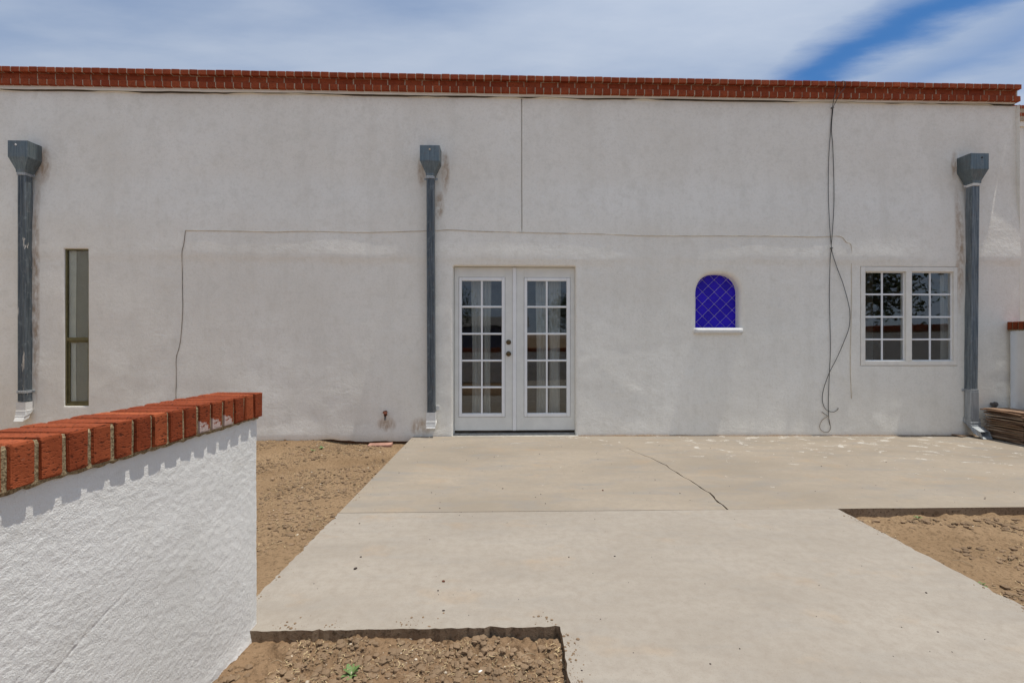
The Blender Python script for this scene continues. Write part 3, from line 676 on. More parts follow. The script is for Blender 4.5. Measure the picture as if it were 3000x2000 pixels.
MB().box(dl-.01, dr+.01, .10, .19, Zp(1268)+.001, Zp(1262)).build('door_gap', DARKGAP, B)  # dark strip filling the black gap under both leaves

# right window: two sashes of eight lights
WO = .012; XW = lambda p, o=WO: LW(p, 900, o)[0]; ZW = lambda p, o=WO: LW(2660, p, o)[1]
wf = MB(); a0, a1, b0, b1 = rl+.004, rr-.004, rbot+.004, rtop-.004; g0, g1, g2, g3 = XW(2533), XW(2652), XW(2669), XW(2791.5); h0, h1 = ZW(1057), ZW(796)
for (p, q, u, v) in ((a0, g0, b0, b1), (g3, a1, b0, b1), (g0, g3, b0, h0), (g0, g3, h1, b1), (g1, g2, h0, h1)): wf.box(p, q, -.004, .085, u, v)
win = wf.build('window', WINW, B, bevel=.003); win['label'] = 'cream framed sliding window with eight lights in each sash'
for (p, q, xm) in ((g0, g1, XW(2588)), (g2, g3, XW(2729))):
    zl = [h0]+[ZW(t) for t in (994, 928, 862)]+[h1]; hw = .0105
    MB().box(xm-hw, xm+hw, .030, .046, h0-.002, h1+.002).build('muntin', TRIMW, win, bevel=.003)
    for z in zl[1:-1]: MB().box(p-.002, q+.002, .0315, .0445, z-hw, z+hw).build('muntin', TRIMW, win, bevel=.003)
    for k in range(4):
        for a, b in ((p, xm), (xm, q)): MB().box(a-.001, b+.001, .036, .040, zl[k]-.001, zl[k+1]+.001).build('pane', GLASS, win)
    MB().box(p, p+.012, .028, .06, h0, h1).box(q-.012, q, .028, .06, h0, h1).box(p, q, .029, .059, h0, h0+.012).box(p, q, .029, .059, h1-.012, h1).build('sash', TRIMW, win)

# tall narrow window at the left, bronze frame, recessed
LO = .02; XL_ = lambda p, o=LO: LW(p, 900, o)[0]; ZL_ = lambda p, o=LO: LW(225, p, o)[1]
lf = MB(); zr0, zr1 = ZL_(998), ZL_(988); fw = .018
for (p, q, u, v) in ((ll, ll+fw, lbot, ltop), (lr-fw*.6, lr, lbot, ltop), (ll+fw, lr-fw*.6, lbot, lbot+.03), (ll+fw, lr-fw*.6, ltop-.018, ltop), (ll+fw, lr-fw*.6, zr0, zr1)): lf.box(p, q, LO-.010, .042, u, v)
lw_ = lf.build('window', BRONZE, B, bevel=.002); lw_['label'] = 'tall narrow bronze framed window in the wall'
MB().box(ll+fw, lr-.012, LO+.006, LO+.010, zr1-.002, ltop-.016).build('pane', GLASS, lw_)
MB().box(ll+fw, lr-.012, LO+.014, LO+.018, lbot+.028, zr0+.002).build('pane', GLASS, lw_)
sm_ = MB()
for (p, q, u, v) in ((ll+fw, ll+fw+.02, lbot+.03, zr0), (lr-.03, lr-.012, lbot+.03, zr0), (ll+fw+.02, lr-.03, lbot+.03, lbot+.055), (ll+fw+.02, lr-.03, zr0-.022, zr0)): sm_.box(p, q, LO+.006, LO+.024, u, v)
sm_.build('sash', BRONZE, lw_, bevel=.002)

# arched niche faced with diagonal blue tiles, and its plaster sill
nm = MB().box(nl-.12, nr+.12, .130, .16, nb-.1, nt_+.12); niche = nm.build('niche', GROUT, B); niche['label'] = 'arched niche lined with diagonal blue tiles'
td = .1535; tsz = td/math.sqrt(2)-.0065; tm = [brick_mesh('niche_tile', tsz, .008, tsz, .0014, TILE, 40+i, 1, .0004) for i in range(3)]
c0 = LW(1900+.3955*487, 700+.3955*347, .125)
for i in range(-4, 5):
    for j in range(-9, 7):
        if (i+j) % 2: continue
        x = c0[0]+i*td/2; z = c0[1]+j*td/2
        if x < nl-.06 or x > nr+.1 or z < nb-.11 or z > nt_+.07: continue
        o = bpy.data.objects.new('tile', random.choice(tm)); o.location = (x, .1275+random.uniform(-.0006, .0006), z); o.rotation_euler = (random.uniform(-.006, .006), R(45), random.uniform(-.006, .006)); link(o, niche)
ns = MB(); x0, z0 = LW(2038, 979, -.05); x1, z1 = LW(2179, 961, -.05); rings = []
for s in np.linspace(x0, x1, 12):
    e = 1-.25*max(0, abs((s-(x0+x1)/2)/((x1-x0)/2))-.9)*10*.4; n_ = random.uniform(-.002, .002)
    rings.append([(s, .14, z0+.004), (s, -.01, z0+.004), (s, -.026*e, z0+.012+n_), (s, -.034*e, z0+.03), (s, -.033*e, z1-.02+n_), (s, -.024*e, z1-.003), (s, .0, z1+.002), (s, .14, z1+.004)])
ns.loft(rings, True, True, True).build('sill', HST, niche, smooth=True)

# ------------------------------------------------------------------ wing beyond the right end
WX = empty('building_wing', wloc(S1+.9, 2.2, -.05), TH); tag(WX, 'setback white building wing with brick cornice at the far right edge', 'building')
def wing_z(py): return CAMZ+(HZ-py)/F*(WY+2.35)
wz0, wz1 = wing_z(341), wing_z(296)
MB().box(-1.2, 5, 0, .3, -.1, wz0+.05).build('wall', FAC, WX); MB().box(-1.2, 5, -.03, .0, wz0-.09, wz0).build('stucco_band', FAC, WX)
wc = MB().box(-1.2, 5, -.05, .3, wz0, wz1-.004).build('cornice', MORT2, WX)
for k in range(26):
    s = -.9+k*.104
    for z, y in ((wz1-.03, -.07), (wz1-.095, -.055), (wz1-.16, -.07), (wz1-.225, -.06)):
        o = bpy.data.objects.new('brick', hm[k % 4]); o.location = (s, y+.095, z); link(o, wc)
cd = MB(); cs_, cz_ = LW(2992, 345)[0], LW(2992, 345)[1]
cd.tube(smooth_path([wloc(S1+.045, .12, z) for z in (1.36, 2.0, 2.6, 3.2, 3.75)]), .011, 8)
tag(cd.build('conduit', BLACK, smooth=True), 'dark vertical conduit at the right end of the facade', 'conduit')

WL = empty('building_wing', (-7.6, 2.4, -.1), TH); tag(WL, 'projecting white building wing left of view, seen in the narrow window', 'building')
MB().box(-4, 0, -3.2, 3.2, 0, 3.9).build('wall', FAC, WL); MB().box(-4.05, .05, -3.25, 3.25, 3.9, 4.1).build('cornice', BRK2, WL)

# ------------------------------------------------------------------ courtyard walls with brick coping
BRKS = m_smear(BRK); smeared = brick_mesh('smeared_brick_mesh', 0.20, .0525, .0995, .0065, BRKS, 66, 2, .0013)
cm = [brick_mesh('coping_brick_mesh', 0.20, .0525, .0995, .0065, BRK, 60+i, 2, .0013) for i in range(5)]
def half_wall(name, label, p0, p1, thick, ztop, zb, fine, nb_sep, res, seed, oh=.024):
    """plastered wall from p0 (near, end) to p1 with rowlock coping; local x = across, y = along"""
    p0, p1 = Vector(p0), Vector(p1); d = (p1-p0); L = d.length; d.normalize(); rz = math.atan2(d.y, d.x)-math.pi/2
    W_ = empty(name, (p0.x, p0.y, 0), rz); tag(W_, label, 'wall')
    zt = ztop-.0995; h = thick/2; r = .025
    path = []; nrm = []
    ys = np.concatenate([np.arange(0, fine[0], .05), np.arange(fine[0], fine[1], res), np.arange(fine[1], L-r, .05)])
    for y in ys: path.append((h, y)); nrm.append((1, 0))
    for a in np.linspace(0, math.pi/2, 6): path.append((h-r+r*math.cos(a), L-r+r*math.sin(a))); nrm.append((math.cos(a), math.sin(a)))
    for x in np.linspace(h-r, -h+r, 8)[1:]: path.append((x, L)); nrm.append((0, 1))
    for a in np.linspace(math.pi/2, math.pi, 4)[1:]: path.append((-h+r+r*math.cos(a), L-r+r*math.sin(a))); nrm.append((math.cos(a), math.sin(a)))
    for y in np.arange(L-r, 0, -.1): path.append((-h, y)); nrm.append((-1, 0))
    path.append((-h, 0)); nrm.append((-1, 0))
    PA = np.array(path); NA = np.array(nrm); seg = np.concatenate([[0], np.cumsum(np.hypot(*(PA[1:]-PA[:-1]).T))])
    zz = np.concatenate([np.arange(zb, zt-.001, res if fine[1] > fine[0] else .05), [zt]])
    U, Zz = np.meshgrid(seg, zz)
    drag = .6+.9*vnoise(U*2.1, Zz*2.1, seed+9)
    g1 = np.tanh(3.2*fbm(U*118, Zz*165, 2, seed, .65)); g2 = np.tanh(3*fbm(U*50+Zz*9, Zz*58, 2, seed+3))
    dd = .0009*g1*np.clip(drag, .3, 1.2)+0.0006*g2*np.clip(1.3-drag, .2, 1)+.004*fbm(U*3, Zz*3, 3, seed+5)
    scr = np.exp(-((Zz-.30-.42*(U-1.2)-.02*vnoise(U*9, U*0, seed+6))/.0035)**2)*np.clip((U-1.0)/.2, 0, 1)*np.clip((1.75-U)/.2, 0, 1)
    dd = dd-.0016*scr
    bot = np.clip((zb+.10-Zz)/.10, 0, 1); dd = dd-.02*bot*np.clip(.5+2*fbm(U*9, Zz*9, 3, seed+7), 0, 1)
    fl = .02*np.clip((.03-Zz)/.12, 0, 1)**2; dd = dd+fl
    V = np.stack([PA[None, :, 0]+NA[None, :, 0]*dd, PA[None, :, 1]+NA[None, :, 1]*dd, Zz], -1).reshape(-1, 3)
    np_grid('wall', V, len(seg), len(zz), HST, W_)
    MB().box(-h+.02, h-.008, .0, L-.012, zb-.1, zb+.045).build('footing', CLOD2, W_)
    # coping: mortar core, bricks on edge
    mb = MB(); cw = .10; rings = []
    for y in np.arange(0, L+oh-.004, .02):
        e = lambda: random.uniform(-.0025, .0025)
        rings.append([(-cw+.012, y, zt-.004), (cw-.0085+e(), y, zt-.004+e()), (cw-.0085+e(), y, ztop-.013), (cw-.012, y, ztop-.005), (-cw+.012, y, ztop-.005)])
    cop = mb.loft(rings, True, True, True).build('coping', MORT, W_)
    bed_ = MB(); rings = []
    for y in np.arange(0, L+min(oh, .012)-.003, .015):
        q = random.uniform(-.005, .004); rings.append([(-h-.004, y, zt-.013+q), (h+.006+q*.7, y, zt-.011+q), (h+.011+q*.7, y, zt+.001), (-h-.01, y, zt+.001)])
    bed_.loft(rings, True, True, True).build('bed_mortar', MORT, W_)
    n = int((L+oh)/.0669); run = MB(); first = None
    for k in range(n):
        y = L+oh-.0278-k*.0669
        if k < nb_sep:
            o = bpy.data.objects.new('brick', smeared if (k in (3, 4, 5) and fine[1] > 0) else cm[k % 5]); o.location = (random.uniform(-.0014, .0014), y, ztop-.0497+random.uniform(-.001, .001)); o.rotation_euler = (0, random.uniform(-.004, .004), random.uniform(-.005, .005)); link(o, cop)
        elif y > .03: run.box(-.1, .1, y-.0277, y+.0277, ztop-.0995, ztop)
    if run.v: tag(run.build('brick_run', BRK, cop, bevel=.004), kind='stuff')
    return W_
hx = lambda y: .0279*y-1.109-.10                    # coping centre line
half_wall('courtyard_wall', 'low white stucco wall with brick coping in the left foreground', (hx(-.28), -.28), (hx(2.03), 2.03), .158, .972, -.12, (.75, 2.285), 24, .0042, 71, -.008)
rwx = lambda y: 6.235+.125
half_wall('courtyard_wall', 'white courtyard wall with brick coping behind the shingle pile', (6.36, -2.3), (6.36, 6.02), .2, 1.405, -.12, (0, 0), 16, .05, 81)
half_wall('courtyard_wall', 'low front courtyard wall behind the viewer, seen in the glass', (6.25, -2.38), (-7.5, -2.38), .152, .9, -.12, (0, 0), 0, .05, 91)

# ------------------------------------------------------------------ downspouts
def rect_ring(cx, y0, y1, hw, z): return [(cx-hw, y0, z), (cx+hw, y0, z), (cx+hw, y1, z), (cx-hw, y1, z)]
def downspout(label, s_top, s_bot, z_bot, zb0, zb1, zn, hw, dep, pm, hm_, strap_top, bolt_m, bolt_s):
    T = empty('downspout', wloc(s_bot, 0, z_bot), TH); tag(T, label, 'downspout', 'galvanised downspouts on the facade')
    def A(s, y, z): return (s-s_bot, y, z-z_bot)
    pw, pd = .046, .076; y0 = -.012
    sx = lambda z: s_top+(s_bot-s_top)*(zn-z)/(zn-z_bot)
    # pipe with shallow vertical corrugations
    prof = []
    for (x, y) in ((-pw, y0+.014), (-pw, y0-pd+.006), (-pw+.006, y0-pd), (-.026, y0-pd), (-.021, y0-pd+.005), (-.005, y0-pd+.005), (0, y0-pd), (.005, y0-pd+.005), (.021, y0-pd+.005), (.026, y0-pd), (pw-.006, y0-pd), (pw, y0-pd+.006), (pw, y0+.014)): prof.append((x, y))
    rings = [[A(sx(z)+x, y, z) for x, y in prof] for z in np.linspace(zn+.02, z_bot, 9)]
    MB().loft(rings, True, True, True).build('pipe', pm, T)
    h = MB(); e = .002
    rr_ = [[A(s_top+x, y, z) for x, y in ((-w_, b_), (-w_, -.004-d_), (w_, -.004-d_), (w_, b_))] for w_, d_, z, b_ in ((hw, dep, zb1, .05), (hw, dep, zb0, .05), (pw+.008, pd+.018, zn+.012, .03), (pw+.006, pd+.016, zn-.02, .02))]
    h.loft(rr_, True); ins = [[A(s_top+x, y, z) for x, y in ((-w_, .045), (-w_, -.001-d_), (w_, -.001-d_), (w_, .045))] for w_, d_, z in ((hw-.003, dep-.006, zb1), (hw-.003, dep-.006, zb0))]
    h.loft(ins, True); n0 = len(h.v); h.v += rr_[0]+ins[0]; h.f += [(n0+i, n0+(i+1) % 4, n0+4+(i+1) % 4, n0+4+i) for i in range(4)]
    hd = h.build('leader_head', hm_, T)
    MB().box(*[v for p in zip(A(s_top-hw-.004, -dep-.0075, zb0-.004), A(s_top+hw+.004, -.002, zb0+.004)) for v in p]).build('fold_seam', hm_, hd) if False else None
    MB().lathe(A(s_top+bolt_s, -.004-dep, zb1-.05), (0, -1, 0), [(0, .011), (.004, .011), (.006, .007)], 10).build('bolt', bolt_m, hd)
    def strap(z, mat, side, hh=.016):
        m = MB(); c = sx(z); m.box(*[v for p in zip(A(c-pw-.004, y0-pd-.004, z-hh), A(c+pw+.004, -.006, z+hh)) for v in p])
        for q in ((side,) if side else (-1, 1)):
            a, b = sorted((c+q*(pw+.003), c+q*(pw+.036))); m.box(*[v for p in zip(A(a, -.012, z-hh*.8), A(b, -.004, z+hh*.8)) for v in p])
        for kx in (-.03, -.01, .01, .03): m.box(*[v for p in zip(A(c+kx-.004, y0-pd-.0065, z-hh*.8), A(c+kx+.004, y0-pd-.003, z+hh*.8)) for v in p])
        m.build('strap', mat, T, bevel=.002)
    strap(zn-.035, strap_top[0], strap_top[1])
    return T, A, sx, strap, (pw, pd, y0)
def elbow(T, A, s, z0, pw, pd, y0, mat, out, ang, n=14, rib=.0022, coll=.03, rad=.07):
    """ribbed sleeve that turns away from the wall"""
    rings = []; yc = y0-pd/2
    def ring(c, t, k, sw):   # c: centre (y,z), t: tangent angle from straight down
        cy, cz = c; ny, nz = -math.cos(t), -math.sin(t)      # direction across the depth
        a = pw+k; b = pd/2+k
        pts = []
        for (u, v) in ((-a, b), (-a, -b), (a, -b), (a, b)): pts.append(A(s+u, cy+ny*(-v), cz+nz*(-v)))
        return pts
    for i in range(3): rings.append(ring((yc, z0-coll*i/2), 0, .005, 0))
    c = [yc, z0-coll-.004]; t = 0
    for i in range(n):
        k = .0035+(rib if i % 2 else 0); rings.append(ring(tuple(c), t, k, 0)); st = rad*R(ang)/n+out*.35/n
        t = min(R(ang), t+R(ang)/n*1.4); c[0] -= math.sin(t)*st; c[1] -= math.cos(t)*st
    for i in range(4): rings.append(ring(tuple(c), t, .003, 0)); c[0] -= math.sin(t)*out*.65/3; c[1] -= math.cos(t)*out*.65/3
    o = MB().loft(rings, True).build('elbow', mat, T); sd = o.modifiers.new('thickness', 'SOLIDIFY'); sd.thickness = .0025
    return o
# left
s_l = LW(74, 520, -.09)[0]-.0; dep = .125
sl_ = (LW(16, 430, -dep)[0]+LW(74, 430, -dep)[0])/2
T, A, sx, strap, q = downspout('left galvanised downspout with peeling white paint beside the narrow window', sl_+.03, sl_+.03, LW(60, 1176, -.09)[1], LW(40, 459, -dep)[1], LW(40, 412, -dep)[1], LW(75, 500, -.09)[1], (LW(74, 430, -dep)[0]-LW(16, 430, -dep)[0])/2, dep, GALVP, GALVH, (GALVN, 1), WHITEM, -.02)
strap(LW(60, 1148, -.09)[1], GALVN, 1); elbow(T, A, sl_+.03, LW(60, 1178, -.09)[1], q[0]+.004, q[1], q[2], WHITEM, .09, 22, 12, .006, .09)
# centre
sc_ = (LW(1230.7, 430, -dep)[0]+LW(1288.5, 430, -dep)[0])/2
sp_t = (LW(1247.5, 560, -.09)[0]+LW(1273, 560, -.09)[0])/2; sp_b = (LW(1249.5, 1200, -.09)[0]+LW(1275.5, 1200, -.09)[0])/2
T, A, sx, strap, q = downspout('galvanised downspout with white foot just left of the glazed doors', sp_t, sp_b, LW(1262, 1208, -.09)[1], LW(1260, 471, -dep)[1], LW(1260, 426, -dep)[1], LW(1262, 510, -.09)[1], (LW(1288.5, 430, -dep)[0]-LW(1230.7, 430, -dep)[0])/2, dep, GALV, GALVH, (GALVN, 0), CLOD2, .0)
elbow(T, A, sp_b, LW(1262, 1208, -.09)[1], q[0]+.004, q[1], q[2], WHITEM, .05, 20, 10, .006, .10)
z_ = LW(1285, 1195, -.02)[1]
MB().box(*[v for p in zip(A(sp_b+.05, -.014, z_-.03), A(sp_b+.095, -.006, z_+.03)) for v in p]).build('broken_strap', WHITEM, T, bevel=.002)
# right
sr_ = (LW(2843, 470, -dep)[0]+LW(2896, 470, -dep)[0])/2
st_ = (LW(2830, 560, -.09)[0]+LW(2860, 560, -.09)[0])/2; sb_ = (LW(2842, 1150, -.09)[0]+LW(2869, 1150, -.09)[0])/2
zb_r = LW(2855, 1150, -.09)[1]
T, A, sx, strap, q = downspout('right galvanised downspout with shiny new foot beside the shingle pile', sr_, sb_, zb_r, LW(2870, 495, -dep)[1], LW(2870, 449.5, -dep)[1], LW(2850, 532, -.09)[1], (LW(2896, 470, -dep)[0]-LW(2843, 470, -dep)[0])/2, dep, GALVR, GALVH, (WHITEM, -1), BLACK, .03)
strap(LW(2855, 1144, -.09)[1], GALVN, -1)
zc1 = LW(2855, 1226, -.09)[1]
MB().box(*[v for p in zip(A(sb_-.053, -.094, zc1-.01), A(sb_+.053, -.010, zb_r+.01)) for v in p]).build('lower_pipe', GALVN, T, bevel=.004)
elbow(T, A, sb_, zc1, .056, .084, -.010, GALVN, .11, 66, 16, .006, .03, .12)

# ------------------------------------------------------------------ cables
def cable(name, pts, r, mat, label, out=.008, cat='cable', group=None, k=5):
    pp = [wloc(*((lambda q: (q[0], -(out+float(relief(np.array([q[0]]), np.array([q[1]]))[0])), q[1]))(LW(x, y, -out))), ) for (x, y) in pts] if not callable(pts) else pts()
    c = pp[-1].copy(); o = MB().tube([p-c for p in smooth_path(pp, k)], r, 7).build(name, mat, None, smooth=True, loc=c); return tag(o, label, cat, group)
cable('cable', [(543.6,675),(700,677),(800,679.5),(888,677),(1045,680.5),(1150,679),(1247,676),(1280,675),(1322,673),(1396,677),(1530,680.6),(1640,683),(1745,685),(1850,689),(1956,691),(2120,691),(2300,692),(2393,694),(2459,692),(2478,709),(2493,722),(2494.5,790),(2495,858),(2493,960),(2491,1068),(2495,1167)], .0036, PAINTED, 'thin overpainted cable running level across the facade to the right window', .004)
cable('cable', [(543,676),(539,716),(534,741),(533.5,800),(534,857),(535,907),(530,982),(524,1019),(516,1048),(516,1098),(515.5,1130),(515,1156),(516,1200)], .0034, DIRTY, 'thin dirty cable dropping down the facade behind the foreground wall', .004)
def on_cornice(pts):
    out = []
    for (x, y, off) in pts:
        if y > 305: off = off-float(relief(*[np.array([v]) for v in LW(x, y)])[0])
        s, z = LW(x, y, off); out.append(wloc(s, off, z))
    return out
ca = lambda: on_cornice([(2436, 246, .05), (2440, 239.5, -.06), (2446, 243, -0.073), (2450, 253, -0.076), (2447, 269, -0.073), (2442, 294, -0.067), (2439.5, 312, -.02), (2438.5, 322, -.016), (2434, 374, -.012), (2428, 466, -.012), (2427, 571, -.013), (2431.5, 676, -.022), (2435.5, 728, -.014), (2432, 760, -.012), (2430, 858, -.013), (2431, 921, -.014), (2433, 1016, -.015), (2430, 1091, -.016), (2427, 1167, -.014), (2428, 1226, -.012), (2432, 1246, -.012)])
cb_ = lambda: on_cornice([(2462, 243, .05), (2467, 238.5, -.06), (2474, 239, -0.065), (2477.5, 245, -0.076), (2473.5, 259, -0.075), (2459.5, 276, -0.073), (2451, 294, -0.067), (2442, 312, -.02), (2440, 325, -.016), (2436, 378, -.010), (2440, 431, -.012), (2443, 529, -.012), (2443, 606, -.014), (2438, 690, -.020), (2436, 728, -.024), (2449, 775, -.016), (2469.5, 830, -.018), (2485, 886, -.02), (2490, 921, -.02), (2487, 961, -.02), (2469.5, 1008, -.022), (2450, 1052, -.024), (2430, 1091, -.026), (2414, 1135, -.02), (2409, 1167, -.016), (2414, 1190, -.014), (2424, 1202, -.022), (2442, 1206, -.016), (2454, 1199, -.012), (2455, 1194, -.008)])
cable('cable', ca, .0036, BLACK, 'black cable hanging straight down from the cornice')
cable('cable', cb_, .0036, BLACK, 'black cable bowing out to the right below the cornice')
cl_ = lambda: on_cornice([(2408, 1206, -.01), (2416, 1212, -.012), (2424, 1218, -.014), (2414, 1226, -.014), (2408, 1231, -.014), (2401.5, 1246, -.013), (2404, 1257, -.012), (2412, 1263.5, -.012), (2425, 1265, -.012), (2433, 1255, -.012), (2431, 1238, -.018), (2426, 1216, -.02)])
cable('cable', cl_, .0036, DIRTY, 'stiff loop of dirty cable end near the foot of the wall')
for (x, y) in ((2436, 727), (2439, 316)):
    s, z = LW(x, y, -.02); m = MB().box(-.014, .014, -.03, -.002, -.007, .007); o = m.build('cable_clip', GREYP, None, bevel=.002, loc=wloc(s, 0, z)); o.rotation_euler.z = TH
    tag(o, 'small clip pinning the black cables %s' % ('under the cornice' if y < 400 else 'where the level cable crosses them'), 'clip')

# ------------------------------------------------------------------ curtains behind the glass
def curtain(s0, s1, z0, z1, y, mat, label, folds, amp, pinch=0.0, seed=1):
    n, m = folds*10, 14; V = []; rs = random.Random(seed); ph = rs.uniform(0, 6)
    for j in range(m):
        z = z0+(z1-z0)*j/(m-1); t = j/(m-1); w_ = 1-pinch*math.sin(math.pi*min(1, t*1.15))
        for i in range(n+1):
            u = i/n; c = (s0+s1)/2; V.append((c+(u-.5)*(s1-s0)*w_+.004*math.sin(9*u+5*t), y+amp*math.sin(u*folds*2*math.pi+ph+.5*math.sin(3*t))*(1-.25*t), z))
    c = wloc((s0+s1)/2, y, z0)
    o = np_grid('curtain', np.array(V), n+1, m, mat); o.location = (0, WY, 0); o.rotation_euler.z = TH
    return tag(o, label, 'curtain')
zc0, zc1_ = .03, 1.99
cx = lambda p: LW(1100+.3955*p, 1000, .185)[0]
for i, (a, b, f, lab) in enumerate(((712, 782, 3, 'white curtain gathered at the left of the left door leaf'), (798, 856, 3, 'white curtain gathered in the middle of the left door leaf'), (1188, 1262, 3, 'white curtain gathered in the left half of the right door leaf'), (1284, 1372, 4, 'white curtain gathered at the right of the right door leaf'))):
    curtain(cx(a), cx(b), zc0, zc1_, .185, CURT, lab, 2, .016, .12, i)
cw_ = lambda p: LW(2400+.3955*p, 900, .13)[0]
curtain(cw_(905), cw_(975), 0.6, 2.05, .13, CURT, 'pale curtain at the right edge of the cream framed window', 3, .02, 0, 8)
cl2 = lambda p: LW(.4145*p, 900, .056)[0]
curtain(cl2(470), cl2(541), 0.2, 2.4, .052, SHEER, 'pale curtain strip at the left inside the narrow window', 1, .004, 0, 9)
curtain(cl2(536), cl2(660), 0.2, 2.4, .062, OLIVE, 'olive curtain strip at the right inside the narrow window', 1, .004, 0, 10)

# ------------------------------------------------------------------ small things at the foot of the wall
s, z = LW(1132, 1213)
H = empty('hose_tap', wloc(s, 0, z), TH); tag(H, 'rusty round hose tap on the wall left of the doors', 'tap')
MB().lathe((0, 0, 0), (0, -1, 0), [(-.01, .012), (.04, .012), (.045, .017), (.07, .017), (.072, .01)], 12).build('body', RUST, H, smooth=False)
MB().lathe((0, -.055, .018), (0, -.6, .8), [(0, .006), (.012, .006), (.013, .028), (.02, .03), (.024, .012)], 10).build('handle', RUST, H)
MB().tube([(0, -.055, -.01), (0, -.062, -.03), (0, -.066, -.062)], .012, 10).build('spout', GREYP, H)
s, z = LW(2903, 1182)
H = empty('hose_tap', wloc(s, 0, z), TH); tag(H, 'small grey pipe stub on the wall above the shingle pile', 'pipe stub')
MB().lathe((0, .01, 0), (0, -1, 0), [(0, .018), (.05, .018), (.052, .03), (.075, .03), (.078, .014)], 12).build('body', GREYP, H); MB().box(-.016, .016, -.06, -.02, -.05, -.012).build('bracket', GREYP, H, bevel=.003)
# loose brick in the washed-out hollow
x, y = GP(1111, 1312, -.055); m = brick_mesh('loose_brick_mesh', .27, .10, .055, .006, OLDBR, 99, 2, .003)
o = bpy.data.objects.new('loose_brick', m); o.location = (x, y+.05, -.045); o.rotation_euler = (R(3), R(-2), R(3)); link(o); tag(o, 'loose faded brick lying in the soil below the hose tap', 'brick')
# stack of wooden shingles in the corner
random.seed(21)
shm = []
for i in range(6):
    w_, l_ = random.uniform(.30, .36), random.uniform(.40, .50); t0, t1 = random.uniform(.009, .013), random.uniform(.004, .008); m = MB(); rings = []
    for u in np.linspace(0, 1, 5):
        j = lambda: random.uniform(-.006, .006); y_ = (u-.5)*l_; t = t0+(t1-t0)*u; bow = .006*math.sin(math.pi*u)*random.uniform(.2, 1)
        rings.append([(-w_/2+j(), y_, -t/2+bow), (w_/2+j(), y_, -t/2+bow), (w_/2, y_, t/2+bow), (-w_/2+j(), y_, t/2+bow)])
    me = m.loft(rings, True, True, True).mesh('shingle_mesh'); me.materials.append(WOOD); shm.append(me)
zz_ = -.022; lay = 0
while zz_ < .335:
    for col, yc in enumerate((5.70, 5.21)):
        o = bpy.data.objects.new('wood_shingle', shm[(lay*2+col*3+random.randint(0, 2)) % 6])
        xin = 6.035+random.uniform(-.035, .012)+(.02 if .10 < zz_ < .16 else 0)-(.02 if lay < 8 and col else 0)
        o.location = (xin, yc+random.uniform(-.03, .03), zz_+.008+.002*col); o.rotation_euler = (random.uniform(-.012, .012), random.uniform(-.01, .02), random.uniform(-.05, .05)+(math.pi if lay % 2 else 0)); link(o)
        top_ = zz_+.0152 >= .335
        tag(o, ('topmost weathered shingle of the %s end of the stack' % ('far' if col == 0 else 'near')) if top_ else 'weathered wooden shingle lying inside the stack in the right corner', 'shingle', 'wooden shingles stacked in the right corner')
    zz_ += random.uniform(.0125, .0165); lay += 1
for k, (x_, y_, a, zo) in enumerate(((2822, 1277, .25, -.018), (2812, 1271, -.2, -.008))):
    x, y = GP(x_, y_, -.03); o = bpy.data.objects.new('wood_offcut', brick_mesh('offcut', .24-.05*k, .10, .012, .002, WOOD, 70+k, 1, .003)); o.location = (x, y, patio_z(x, y)+.012+.012*k); o.rotation_euler = (0, R(2), a); link(o)
    tag(o, 'short flat wood offcut %s left of the shiny downspout foot' % ('on the concrete' if k == 0 else 'lying on another one'), 'wood scrap')
# dry straw and leaf litter on the soil
def litter(name, n, samp, hf, label, lmax):
    rs = np.random.RandomState(n); P = samp(rs, n); n = len(P); a = rs.rand(n)*6.283; L = lmax*(.3+.7*rs.rand(n)**2); w_ = .0007+.0012*rs.rand(n)
    z = hf(P[:, 0], P[:, 1])+.004+.004*rs.rand(n); d = np.stack([np.cos(a), np.sin(a)], -1); q = np.stack([-d[:, 1], d[:, 0]], -1); t = (rs.rand(n)-.5)*.5*L
    pt = lambda u, v, k: np.concatenate([P+d*(L*u)[:, None]+q*(w_*v)[:, None]+q*(L*.18*k)[:, None], (z+t*u+.002*k)[:, None]], 1)
    V = np.stack([pt(-.5, -1, 0), pt(-.5, 1, 0), pt(0, 1, 1), pt(0, -1, 1), pt(.5, .5, 0), pt(.5, -.5, 0)], 1).reshape(-1, 3); b = (np.arange(n)*6)[:, None]
    Fc = np.concatenate([b+np.array([[0, 1, 2, 3]]), b+np.array([[3, 2, 4, 5]])]); m = bpy.data.meshes.new(name); m.from_pydata(V.tolist(), [], Fc.tolist()); m.materials.append(STRAW)
    tag(link(bpy.data.objects.new(name, m)), label, 'litter', kind='stuff')
STRAW = m_simple('dry_straw', (.36, .27, .15), .9, 0, None, .5, 6)
litter('dry_litter', 1800, s_near, h_near, 'dry straw bits scattered on the foreground soil bed', .03)
litter('dry_litter', 5000, s_left, h_left, 'dry straw bits scattered on the soil left of the walkway', .05)
litter('dry_litter', 4000, s_right, h_right, 'dry straw bits scattered on the soil right of the walkway', .05)
